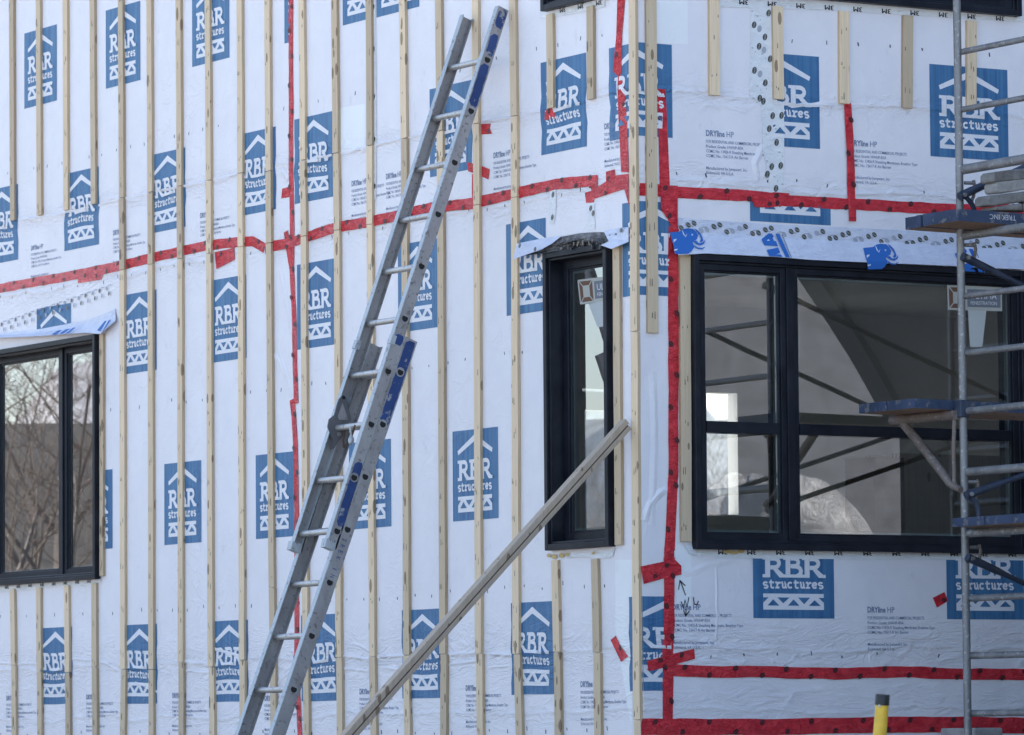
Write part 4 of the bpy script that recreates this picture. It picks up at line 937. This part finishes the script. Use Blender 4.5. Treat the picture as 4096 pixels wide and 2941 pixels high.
FL = .036
def rail(t0, t1, d0, d1, yo, sgn, name, LP=LP):
    """C-channel: web on the outside at yo, flanges reaching inwards (sgn)"""
    mb = MB(); w_ = .004
    def bar(da, db, ya, yb, m):
        a = [LP(t0, d, y) for d, y in ((da, ya), (db, ya), (db, yb), (da, yb))]; b = [LP(t1, d, y) for d, y in ((da, ya), (db, ya), (db, yb), (da, yb))]
        mb.hexa(a, b, m)
    bar(d0+.004, d1-.004, yo, yo+sgn*w_, 'alu'); bar(d0, d0+.004, yo-sgn*.0004, yo+sgn*FL, 'alu_light'); bar(d1-.004, d1, yo-sgn*.0004, yo+sgn*FL, 'alu')
    return mb.build(name, lad)
DB0 = 0.; DB1 = .080
fr = rail(0, LF, 0, DF, YR, 1, 'rail'); fl_ = rail(0, LF, 0, DF, YL, -1, 'rail')
br = rail(TB, TE, DB0, DB1, YR, 1, 'rail', LB); bl = rail(TB, TE, DB0, DB1, YL, -1, 'rail', LB)
# guide sleeves where the sections overlap and the feet of the upper section
for y_, sg in ((YR, 1), (YL, -1)):
    mb = MB(); a0 = (onY(1575, 1340)-A0).dot(AX); q = [(-.006, -.004), (.022, -.004), (.022, .03), (-.006, .03)]
    mb.hexa([LP(a0, d, y_+sg*y) for d, y in q], [LP(a0+.05, d, y_+sg*y) for d, y in q], 'alu_light'); mb.build('sleeve', lad)
    mb = MB(); q = [(-.012, -.006), (.05, -.006), (.05, .042), (-.012, .042)]; mb.hexa([LP(LF-.035, d, y_+sg*y) for d, y in q], [LP(LF+.012, d+.004, y_+sg*y) for d, y in q], 'alu_light'); mb.build('foot_cap', lad)
t_r0 = (onY(1943, 236)-A0).dot(AX); t_r9 = (onY(1336, 2119)-A0).dot(AX); RS = (t_r9-t_r0)/9
def rung(t, d, name='rung', LP=LP):
    mb = MB(); mb.pipe([LP(t, d, YR+.006), LP(t, d, YL-.006)], .0165, 'alu_rung', 14)
    r_ = mb.build(name, lad, smooth=True)
    mb = MB()                                     # the open rung end and its collar on the outer web
    for rad, h, m, ct_ in ((.0255, .0015, 'alu', -2), (.0182, .0024, 'hole', -.62)):
        mb.face([LP(t+rad*max(ct_, math.sin(2*PI*i/20)), d+rad*math.cos(2*PI*i/20), YR-h) for i in range(20)], m)
    mb.build('rung_end', r_)
    return r_
for i in range(10): rung(t_r0+RS*i, DF*.52)
b_r0 = (onY(1593, 1485)-B0).dot(AXB); b_r1 = (onY(1177, 2759)-B0).dot(AXB); BS = (b_r1-b_r0)/6; i = 0
while b_r0+BS*i < TE-.1: rung(b_r0+BS*i, .040, 'rung', LB); i += 1
def paint(t0, t1, d0, d1, o=.0008, seed=1, LP=LP):
    r = random.Random(seed); mb = MB(); n = max(4, int((t1-t0)/.02)); row = []
    for k in range(n+1):
        t = t0+(t1-t0)*k/n; e = .3*(d1-d0) if k in (0, n) else 0
        row += [LP(t+r.uniform(-.003, .003), d0+e+r.uniform(0, .004), YR-o), LP(t+r.uniform(-.003, .003), d1-e*.3-r.uniform(0, .004), YR-o)]
    mb.add(row, [(2*k, 2*k+1, 2*k+3, 2*k+2) for k in range(n)], 'blue_paint'); return mb.build('paint_patch', lad)
tx = lambda x, y: (onY(x, y)-A0).dot(AX)
tb = lambda x, y: (onY(x, y)-B0).dot(AXB)
paint(tx(2012, 36), tx(1990, 112), .010, DF-.004, seed=2); paint(tx(1975, 135), tx(1955, 222), .010, DF-.006, seed=3)
paint(tx(1938, 256), tx(1890, 428), .006, DF-.006, seed=4)
paint(tx(1600, 1338), tx(1570, 1372), .004, DF-.002, seed=5)
paint(.010, tb(1520, 1690), .012, DB1-.005, seed=6, LP=LB)
paint(tx(1415, 1840), tx(1345, 2100), .012, DF-.004, seed=9)
def rail_text(st, t0, dt, d, h):
    t = t0
    for ch in st:
        if ch != ' ':
            vs, fs, wd = text2d(ch); mb = MB(); k = h*.62/max(wd, .5)
            mb.add([LB(t+a*k, d+b*h, YR-.0012) for a, b in vs], fs, 'blue_letter'); mb.build('painted_letter', lad)
        t += dt
MAT['blue_letter'] = mat('blue_letter', (.012, .05, .20), .5)
tl = tb(1368, 2150); rail_text('TREK INC', tl, .034, .030, .026)
# rung lock, rope and pulley on the left rail
for yk, sc in ((YL-.045, 1),):
    mb = MB(); P = [(1150+a/2.713, 1250+b/2.713) for a, b in ((600, 895), (640, 930), (690, 1140), (690, 1175), (640, 1235), (605, 1340), (560, 1390), (500, 1478), (468, 1480), (492, 1385), (470, 1320), (436, 1240), (452, 1160), (510, 1112), (535, 1010), (560, 940))]
    a = [hit(x, y, (0, 1, 0), yk) for x, y in P]; mb.hexa(a, [p+Vector((0, .008, 0)) for p in a], 'dark_metal'); lock = mb.build('rung_lock', lad)
    mb = MB(); P = [(1150+a/2.713, 1250+b/2.713) for a, b in ((598, 980), (640, 1110), (655, 1165), (560, 1165), (545, 1130))]
    a = [hit(x, y, (0, 1, 0), yk-.003) for x, y in P]; mb.hexa(a, [p+Vector((0, .002, 0)) for p in a], 'alu'); c = hit(1150+562/2.713, 1250+1322/2.713, (0, 1, 0), yk-.004)
    mb.tube(c, c+Vector((0, .006, 0)), .012, 'alu', 12); c = hit(1150+612/2.713, 1250+925/2.713, (0, 1, 0), yk-.004); mb.tube(c, c+Vector((0, .006, 0)), .010, 'hole', 12); mb.build('lock_spring', lock)
mb = MB(); Yk = YR+.11; K3 = lambda a, b: hit(1150+a/2.713, 1250+b/2.713, (0, 1, 0), Yk)
mb.pipe([K3(735, 1225), K3(712, 1290), K3(690, 1330)], .006, 'rope', 8); mb.pipe([K3(680, 1235), K3(684, 1290), K3(690, 1335)], .006, 'alu_light', 8)
mb.pipe([K3(690, 1335), K3(692, 1360), K3(690, 1395), K3(686, 1432)], [.006, .014, .017, .010], 'alu_light', 10); mb.build('pulley', lad, smooth=True)
mb = MB(); Yk = YL-.06; mb.pipe([K3(625, 1255), K3(618, 1340), K3(604, 1385), K3(612, 1470)], .006, 'rope', 8); mb.build('rope_end', lad, smooth=True)

# ------------------------------------------------------------------ the board propped against the wall
top = W3(*SL(2500, 1698, .045), .045, 'L'); yb_ = top.y-.12
lo = hit(1405, 2941, (0, 1, 0), yb_); ax = (lo-top).normalized(); lo = top+ax*((0-top.z)/ax.z)
sd_ = Vector((0, 1, 0)); sd_ = (sd_-ax*sd_.dot(ax)).normalized(); up_ = sd_.cross(ax).normalized(); up_ = up_ if up_.z > 0 else -up_
brd = empty('propped_board', (lo.x, lo.y, 0), 'long weathered grooved board propped diagonally against the narrow window jamb', 'board')
def bprism(u0, u1, v0, v1, m, name, ext=0):
    mb = MB(); n = 14; rows = []
    for i in range(n+1):
        t = i/n; c = top-ax*(.0+ext)*(i == 0)+(lo-top)*t; bow = math.sin(t*PI)*.012
        rows.append([c+sd_*a+up_*(b+bow) for a, b in ((u0, v0), (u1, v0), (u1, v1), (u0, v1))])
    mb.add([p for r in rows for p in r], [(4*i+j, 4*i+(j+1) % 4, 4*i+4+(j+1) % 4, 4*i+4+j) for i in range(n) for j in range(4)]+[(3, 2, 1, 0), (4*n, 4*n+1, 4*n+2, 4*n+3)], m)
    return mb.build(name, brd, bevel=.003)
bprism(-.026, .026, -.004, .027, 'grey_wood', 'upper_lath', .01); bprism(-.022, .022, -.010, -.0045, 'groove', 'groove'); bprism(-.026, .026, -.034, -.0105, 'grey_wood', 'lower_lath')

# ------------------------------------------------------------------ the scaffold
OX = .87; XSF = SR(3838, 1470, OX)[0]
pole = lambda x, y: hit(x, y, (0, 1, 0), -OX)
p_t, p_b = pole(3826, -60), pole(3872, 2941); lean = (p_t-p_b)/(p_t.z-p_b.z); OUT = 1.22
def at_z(z): return p_b+lean*(z-p_b.z)
base = at_z(0); frame0 = empty('scaffold_tower', tuple(base), 'galvanised scaffold frame with a full-height pole and rungs, right of the broad window', 'scaffold', 'scaffold frames')
def fpart(name, pts, r, m, n=12):
    mb = MB(); mb.pipe(pts, r, m, n); return mb.build(name, frame0, smooth=True)
outv = Vector((0, -OUT, 0))
fpart('post', [base, at_z(6.3)], .0205, 'steel', 16); fpart('post', [base+outv, at_z(6.3)+outv], .0205, 'steel', 16)
for (x, y), r in zip(zz(1, 4, (1725, 425), (1725, 895), (1735, 1382))+zz(2, 4, (1735, 500), (1745, 990), (1755, 1450))+zz(3, 4, (1755, 28), (1760, 500), (1765, 995), (1775, 1495))+zz(4, 4, (1790, 515), (1800, 982), (1810, 1450)),
                     (.016, .016, .026, .022, .016, .016, .016, .019, .022, .022, .018, .018, .018)):
    q = pole(x, y); fpart('rung', [q, q+outv], r, 'steel')
# side bracket towards the wall below the second platform, on the frame's own plane
onF = lambda x, y: hit(x, y, (1, 0, 0), XSF-.02)
F = lambda row, x, y: onF(*zz(row, 4, (x, y))[0])
mb = MB(); mb.pipe([F(3, 1165, 575), F(3, 1400, 555), F(3, 1690, 530)], .026, 'rusty', 10); mb.pipe([F(3, 1255, 600), F(3, 1420, 800), F(3, 1640, 1090), F(3, 1720, 1140)], [.024, .024, .022, .016], 'rusty', 10)
mb.pipe([F(3, 1672, 560), F(3, 1665, 800), F(3, 1672, 1085)], .011, 'rusty', 8); mb.build('side_bracket', frame0, smooth=True)
mb = MB(); c = pole(*zz(3, 4, (1735, 480))[0]); mb.box((c.x-.03, c.y-.027, c.z-.045), (c.x+.03, c.y+.027, c.z+.045), 'blue_steel'); mb.build('collar', frame0, bevel=.005)
for row, x, y in ((1, 1745, 1490), (2, 1750, 572), (3, 1770, 1075), (4, 1790, 100)):
    q = pole(*zz(row, 4, (x, y))[0]); mb = MB(); mb.tube(q+Vector((0, -.01, 0)), q+Vector((.055, -.02, 0)), .010, 'steel', 10); mb.pipe([q+Vector((.05, -.02, .015)), q+Vector((.058, -.022, -.02)), q+Vector((.045, -.025, -.07)), q+Vector((.03, -.03, -.095))], .009, 'rusty', 8); mb.build('brace_lock', frame0, smooth=True)
def copy_tree(o, parent=None, dx=Vector()):
    c = o.copy(); C.objects.link(c)
    if parent is None: c.location = o.location+dx
    else: c.parent = parent; c.matrix_parent_inverse = o.matrix_parent_inverse.copy()
    for ch in o.children: copy_tree(ch, c)
    return c
BAY = 2.13
fr2 = copy_tree(frame0, None, Vector((BAY, 0, 0))); fr2.location.x = base.x+BAY; fr2['label'] = 'second galvanised scaffold frame one bay beyond, outside the right edge'
fr2.location.x -= 0
def brace(row, xy, row2, xy2, label):
    P0 = hit(*zz(row, 4, xy)[0], (0, 1, 0), -OX-.035); P1 = hit(*zz(row2, 4, xy2)[0], (0, 1, 0), -OX-.035); d = (P1-P0); e = P0+d*((BAY)/d.x)
    t = empty('cross_brace', tuple(P0), label, 'brace', 'scaffold cross braces'); mb = MB(); u = d.normalized()
    mb.pipe([P0-u*.02, P0+u*.03, P0+u*.18, P0+u*.24, e], [.022, .022, .020, .0145, .0145], 'blue_steel', 10); mb.build('tube', t, smooth=True)
    mb = MB(); mb.tube(P0+Vector((0, .03, 0)), P0+Vector((0, -.03, 0)), .011, 'steel', 10); mb.build('pin', t)
    c = copy_tree(t, None, Vector((0, -OUT, 0))); c['label'] = label.replace('blue-ended', 'outer blue-ended').replace('the pole', 'the outer post')
brace(2, (1735, 165), 2, (1960, 62), 'blue-ended brace rising right from the pole above the top platform')
brace(2, (1762, 675), 2, (2238, 905), 'blue-ended brace falling right from the pole below the top platform')
brace(3, (1790, 1175), 3, (2238, 1018), 'blue-ended brace rising right from the pole below the middle platform')
brace(4, (1800, 190), 4, (2238, 392), 'blue-ended brace falling right from the pole below the lowest platform')
for q_, r_ in (([(2, 1740, 170), (2, 1775, 190), (2, 1812, 235), (2, 1835, 285)], .013), ([(3, 1790, 1180), (3, 1840, 1235), (3, 1865, 1300), (3, 1872, 1400)], .015)):
    mb = MB(); mb.pipe([hit(*zz(a, 4, (x, y))[0], (0, 1, 0), -OX-.03) for a, x, y in q_], r_, 'blue_steel', 10); mb.build('brace_handle', frame0, smooth=True)
MAT['plank_letter'] = mat('plank_lettering', (.55, .56, .60), .7)
def plank(x0, x1, ya, yb, zt, th, label, letters=None):
    pl = empty('scaffold_plank', (x0, (ya+yb)/2, zt-th), label, 'plank', 'scaffold planks')
    mb = MB(); n = 10; rows = []
    for i in range(n+1):
        x = x0+(x1-x0)*i/n; s = -.012*math.sin(PI*i/n); rows.append([Vector((x, ya, zt-th+s)), Vector((x, yb, zt-th+s)), Vector((x, yb, zt+s)), Vector((x, ya, zt+s))])
    vs = [p for r in rows for p in r]
    mb.add(vs, [(4*i+1, 4*i, 4*i+4, 4*i+5) for i in range(n)]+[(4*i+3, 4*i+2, 4*i+6, 4*i+7) for i in range(n)], 'plank')
    mb.add(vs, [(4*i+2, 4*i+1, 4*i+5, 4*i+6) for i in range(n)]+[(4*i, 4*i+3, 4*i+7, 4*i+4) for i in range(n)]+[(0, 1, 2, 3), (4*n+3, 4*n+2, 4*n+1, 4*n)], 'plank_paint')
    body = mb.build('board', pl, bevel=.008)
    if letters:
        vs, fs, wd = text2d(letters); h = th*.42; k = h*1.05; mb = MB(); X1 = letters_x[0]
        mb.add([Vector((X1+(wd-a)*k, min(ya, yb)-.0025, zt-th*.30-b*h)) for a, b in vs], fs, 'plank_letter'); mb.build('painted_letters', pl)
# top platform: three planks lying towards the wall
Yo = -1.205; a = hit(3831.6, 836, (0, 1, 0), Yo); b_ = hit(3831.6, 884, (0, 1, 0), Yo); X0 = a.x; inn = hit(3616, 869, (1, 0, 0), X0).y
l1 = hit(3958, 700+325/Z, (0, 1, 0), Yo).x; letters_x = (l1,); wds = [(inn, inn-.14), (inn-.143, -(OX-.026)), (-(OX+.028), Yo)]
for k, (u, v) in enumerate(wds):
    plank(X0+(.004, -.003, 0)[k], X0+3.1, u, v, a.z+(-.002, 0, .001)[k], a.z-b_.z, ('blue-ended plank nearest the wall on the top platform', 'narrow middle plank of the top platform', 'outer plank of the top platform with white lettering upside down')[k], 'TREK INC' if k == 2 else None)
Zt1 = a.z
Yo2 = -(OX-.05); a = hit(3654.6, 1594, (0, 1, 0), Yo2); b_ = hit(3655, 1632, (0, 1, 0), Yo2); X2 = a.x; inn = hit(3436, 1619, (1, 0, 0), X2).y
plank(X2-.004, X2+3.4, inn, inn+(Yo2-inn)*.5, a.z, a.z-b_.z, 'darker blue-ended plank nearest the wall on the middle platform'); plank(X2, X2+3.4, inn+(Yo2-inn)*.51, Yo2, a.z, a.z-b_.z, 'long blue-edged outer plank of the middle platform')
X3 = XSF-.12; p0 = hit(3807, 2074, (1, 0, 0), X3); p1 = hit(3807, 2109, (1, 0, 0), X3); p2 = hit(3938, 2070, (1, 0, 0), X3).y; p3 = hit(4110, 2070, (1, 0, 0), X3).y
plank(X3, X3+3, p0.y, p2+.004, p0.z, p0.z-p1.z, 'worn blue-ended plank beside the pole on the lowest platform'); plank(X3-.004, X3+3, p2-.006, p3, p0.z, p0.z-p1.z, 'worn purple-blue plank end at the right edge of the lowest platform')
# stones on the top platform
def stone(px, dep, m, label, yp=-1.17, seed=0):
    r = random.Random(seed); dep *= .5; P = [hit(x+26, y, (0, 1, 0), yp) for x, y in px]; mb = MB(); n = len(P)
    rings = []
    for d, k in ((0, .93), (.015, .995), (dep-.02, 1.), (dep, .93)):
        c = sum(P, Vector())/n; rings.append([c+(p-c)*k*r.uniform(.985, 1.012)+Vector((0, d, 0)) for p in P])
    vs = [p for q in rings for p in q]; fs = [tuple(range(n))[::-1], tuple(range(3*n, 4*n))]+[(i*n+j, i*n+(j+1) % n, (i+1)*n+(j+1) % n, (i+1)*n+j) for i in range(3) for j in range(n)]
    mb.add(vs, fs, m); o = mb.build('stone', origin=True, bevel=.008); tag(o, label, 'stone', 'stones stacked on the scaffold'); return o
c1 = lambda *p: [(3500+a/2.713, 550+b/2.713) for a, b in p]
stone(c1((1210, 395), (1235, 372), (1400, 350), (1640, 325), (1640, 450), (1400, 470), (1230, 488), (1208, 470)), .24, 'stone', 'dark stone block topmost in the stack on the platform', seed=1)
stone(c1((1240, 505), (1262, 480), (1420, 462), (1600, 442), (1608, 560), (1430, 590), (1265, 606), (1242, 585)), .22, 'stone_pale', 'pale stone block second in the stack on the platform', seed=2)
stone(c1((1155, 645), (1185, 626), (1350, 608), (1592, 580), (1592, 690), (1400, 718), (1240, 742), (1158, 735)), .25, 'stone', 'dark stone block jutting left, third in the stack', seed=3)
stone(c1((1594, 600), (1660, 590), (1660, 700), (1600, 702)), .2, 'stone_pale', 'pale stone end at the right edge beside the third block', seed=4)
stone(c1((1228, 752), (1400, 726), (1535, 712), (1540, 790), (1225, 790)), .26, 'stone', 'lowest dark stone block lying on the plank', seed=5)
stone(c1((1545, 712), (1660, 706), (1660, 795), (1548, 795)), .26, 'stone', 'lowest dark stone at the right edge on the plank', seed=6)

# ------------------------------------------------------------------ yellow marker post, grey block
def deep(x, y, t): d = ray(x, y); return CAM+d*t
DP = 21.0
pa, pb = deep(2996+1083/Z, 2141+1375/Z, DP), deep(2996+1064/Z, 2941, DP); dv = (pb-pa)/(pa.z-pb.z); foot = pa+dv*pa.z
post = empty('marker_post', tuple(foot), 'yellow plastic marker post with a black cap in front of the right wall', 'post')
mb = MB(); mb.pipe([foot, pa], .029, 'yellow', 24); mb.build('tube', post, smooth=True)
ca = deep(2996+1087/Z, 2141+1297/Z, DP); mb = MB(); mb.pipe([pa-dv*-.004, pa+(ca-pa)*.9, ca], [.0315, .0315, .029], 'black', 24); mb.build('cap', post, smooth=True)
bq = deep(2996+1055/Z, 2141+1386/Z, DP)-FWD*.031; mb = MB(); mb.tube(bq, bq+FWD*.02, .006, 'alu_rung', 12); mb.build('bolt', post)
q = [hit(x, y, (0, 1, 0), -.55) for x, y in ((3897, 2912), (4012, 2908), (4012, 2941), (3897, 2941))]
mb = MB(); z0 = q[3].z-.35; mb.box((q[0].x, -.55, z0), (q[1].x, -.25, q[0].z), 'stone_pale'); mb.box((q[0].x+.01, -.54, 0), (q[1].x-.01, -.26, z0-.002), 'stone'); tag(mb.build('concrete_block', bevel=.01), 'grey block top showing at the bottom edge right of the pole', 'block')

# ------------------------------------------------------------------ across the street: what the panes mirror
def refl(x, y, t, side):
    d = ray(x, y).normalized(); p = hit(x, y, (1, 0, 0) if side == 'L' else (0, 1, 0), 0)
    d = Vector((-d.x, d.y, d.z)) if side == 'L' else Vector((d.x, -d.y, d.z)); return p+d*t
def sided(name, c, pitch, axis):
    m = mat(name, c, .75); g = G(m); p = g.pos(); s = g.n('SeparateXYZ'); g.l(p, s.inputs[0])
    f = g.math('FRACT', g.math('MULTIPLY', s.outputs['Z'], 1/pitch)); n = g.noise(p, 5, 5, .6)
    g.col(g.mix(g.ramp(f, (0, .0), (.12, 1.)), tuple(x*.75 for x in c), g.ramp(n, (.3, tuple(x*.75 for x in c)), (.7, tuple(x*1.2 for x in c))))); g.bump(f, .5, .03); return m
MAT['siding'] = sided('siding', (.15, .16, .18), .15, 2); MAT['shingle'] = sided('shingle', (.055, .055, .055), .14, 2); MAT['shingle_brown'] = sided('shingle_brown', (.085, .076, .066), .13, 2)
MAT['trim_dark'] = mat('fascia', (.05, .055, .06), .5)
rv = Vector((RGT.x, -RGT.y, 0)).normalized(); dr = Vector((FWD.x, -FWD.y, 0)).normalized()
AN = math.radians(-20); hr = rv*math.cos(AN)-dr*math.sin(AN); gv = rv*math.sin(AN)+dr*math.cos(AN)
E0 = refl(3900, 1200, 27, 'R'); KW, TP = 5.2, 1.18; up = Vector((0, 0, 1)); APX = E0-hr*KW+up*KW*TP; E2 = E0-hr*2*KW
nb = empty('neighbour_house', (E0.x, E0.y, 0), 'neighbouring house with grey siding and dark shingle roof, mirrored in the broad window', 'house')
mb = MB(); fl = lambda p: Vector((p.x, p.y, 0)); D = gv*9
mb.hexa([fl(E0), E0, APX, E2, fl(E2)], [fl(E0)+D, E0+D, APX+D, E2+D, fl(E2)+D], 'siding'); mb.build('wall', nb)
mb = MB()
for e in (E0, E2):
    k = (e-APX); e2 = APX+k*1.08; o = up*.10; q = [APX-gv*.35, e2-gv*.35, e2+D+gv*.35, APX+D+gv*.35]; mb.hexa([p+o for p in q], [p+o+up*.14 for p in q], 'shingle')
mb.build('roof', nb)
mb = MB()
for e in (E0, E2):
    e2 = APX+(e-APX)*1.08; q = [APX-gv*.37, e2-gv*.37, e2-gv*.40, APX-gv*.40]; mb.hexa([p-up*.12 for p in q], [p+up*.22 for p in q], 'trim_dark')
mb.build('fascia', nb)
# snow bank in front of it
m = mat('sheeted_snow', (.93, .93, .93), .32, 0., spec=.9); g = G(m); q_ = g.noise(g.pos(), 3.2, 7, .68, 1.2); g.bump(g.math('ABSOLUTE', g.math('SUBTRACT', q_, .5)), 1., .8); MAT['snow'] = m
ct = refl(3060, 2000, 15, 'R'); mb = MB(); nu, nv = 40, 14; vs = []
for i in range(nv+1):
    for j in range(nu):
        a = 2*PI*j/nu; r = i/nv; h = ct.z*1.05*(1-r**2.2)*(1+.10*math.sin(a*5+i)*r*(1-r)*4); vs.append((ct.x+math.cos(a)*r*1.9*(1+.12*math.sin(3*a)), ct.y+math.sin(a)*r*1.9*(1+.1*math.cos(4*a)), h-.05+random.uniform(-.06, .06)*(0 < i < nv)))
mb.add(vs, [(i*nu+j, (i+1)*nu+j, (i+1)*nu+(j+1) % nu, i*nu+(j+1) % nu) for i in range(nv) for j in range(nu)], 'snow')
o = mb.build('snow_bank', smooth=False); md = o.modifiers.new('s', 'SUBSURF'); md.levels = md.render_levels = 2; tag(o, 'sunlit heap of snow mirrored low in the broad window', 'snow bank')
# brown roofed house mirrored in the window at the left edge
rl = Vector((-RGT.x, RGT.y, 0)).normalized(); dl = Vector((-FWD.x, FWD.y, 0)).normalized()
R0 = refl(120, 1744, 26, 'L'); nb2 = empty('neighbour_house', (R0.x, R0.y, 0), 'low house with a brown shingle roof, mirrored in the left-edge window', 'house')
mb = MB(); a_, b2 = R0-rl*9, R0+rl*9; dn = -dl*4.2-up*3.3; dn2 = dl*4.2-up*3.3
for d_ in (dn, dn2): mb.hexa([a_, b2, b2+d_, a_+d_], [p+up*.15 for p in (a_, b2, b2+d_, a_+d_)], 'shingle_brown')
mb.build('roof', nb2); mb = MB(); q = [a_+dn*.9+rl*.5, b2+dn*.9-rl*.5, b2+dn2*.9-rl*.5, a_+dn2*.9+rl*.5]; mb.hexa([fl(p) for p in q], [p-up*.05 for p in q], 'siding'); mb.build('wall', nb2)

MAT['container'] = paint_mat('container_paint', (.030, .035, .045), (.16, .10, .07), .68)
ct_ = empty('shade_container', (1.9, -6.4, 0), 'unseen dark ribbed container added in front of the right wall to shade it', 'container')  # unseen box, added to block low sky light from the lower right wall
mb = MB(); x = -.7
while x < 4.5: mb.box((x, -7.58, .16), (min(x+.14, 4.5), -5.22, 2.85), 'container'); mb.box((x+.14, -7.54, .16), (min(x+.26, 4.52), -5.26, 2.85), 'container'); x += .26
mb.build('body', ct_); mb = MB(); mb.box((-.78, -7.64, 0), (4.58, -5.16, .158), 'container'); mb.box((-.78, -7.64, 2.852), (4.58, -5.16, 2.98), 'container'); mb.build('frame', ct_)
for y_ in (-7.3, -6.75, -6.05, -5.5):
    mb = MB(); mb.tube((-.80, y_, .2), (-.80, y_, 2.9), .02, 'steel', 8); mb.build('lock_bar', ct_)
# bare trees
MAT['bark'] = wood_mat('bark', (.16, .13, .11), (.08, .065, .055), (.12, .10, .085), 2.0); MAT['twig'] = plain('twig', (.15, .115, .09), .85, 6)
def tree(loc, h, label, seed, spread=.5, lev=5, group='bare trees'):
    r = random.Random(seed); t = empty('bare_tree', tuple(loc), label, 'tree', group); tb, cb = MB(), MB(); base_ = Vector(loc)
    def grow(p, d, l, rad, k):
        n = 4; pts = [p]; rs_ = [rad]
        for i in range(n):
            d = (d+Vector((r.uniform(-1, 1), r.uniform(-1, 1), r.uniform(-.3, .8)))*.14).normalized(); pts.append(pts[-1]+d*l/n); rs_.append(rad*(1-.5*(i+1)/n))
        (tb if k == 0 else cb).pipe(pts, rs_, 'bark' if k < 2 else 'twig', 8 if k < 2 else (5 if k < 3 else 3), cap=False)
        if k >= lev: return
        for i in range(r.randint(3, 5) if k else 6):
            f = r.uniform(.3, 1.0); q = pts[min(n, int(f*n))]; a = r.uniform(0, 2*PI)
            side = d.orthogonal().normalized(); side = Matrix.Rotation(a, 3, d) @ side
            grow(q, (d*(1-spread)+side*spread+up*.12).normalized(), l*r.uniform(.5, .72), max(.0035, rs_[min(n, int(f*n))]*.43), k+1)
    grow(base_, Vector((r.uniform(-.1, .1), r.uniform(-.1, .1), 1)), h*.42, h*.0105, 0)
    tb.build('trunk', t, smooth=True); cb.build('branches', t); return t
def ground_at(p): return Vector((p.x, p.y, 0))
TL = ['bare tree nearest the left-edge window, mirrored across its large pane', 'leaning bare tree mirrored in the small pane of the left-edge window', 'tall bare tree mirrored behind the nearer ones in the left-edge window']
for i, (x, y, t, h) in enumerate(((-60, 1800, 16, 11), (265, 1800, 18, 9), (150, 1800, 23, 12))): tree(ground_at(refl(x, y, t, 'L')), h, TL[i], 20+i, .5, (4, 5, 4)[i])
TB_ = ['bare tree seen through the house in the rear window, nearest', 'bare tree seen through the rear window, to the right', 'bare tree seen through the narrow window opening', 'bare tree seen through the rear window, furthest back', 'thin bare tree seen through the narrow window, further back']
for i, (x, t, h) in enumerate(((2860, 62, 7.5), (2920, 70, 9), (2380, 58, 8), (2830, 85, 10), (2410, 76, 9))): tree(ground_at(deep(x, 1800, t)), h, TB_[i], 40+i, .55)
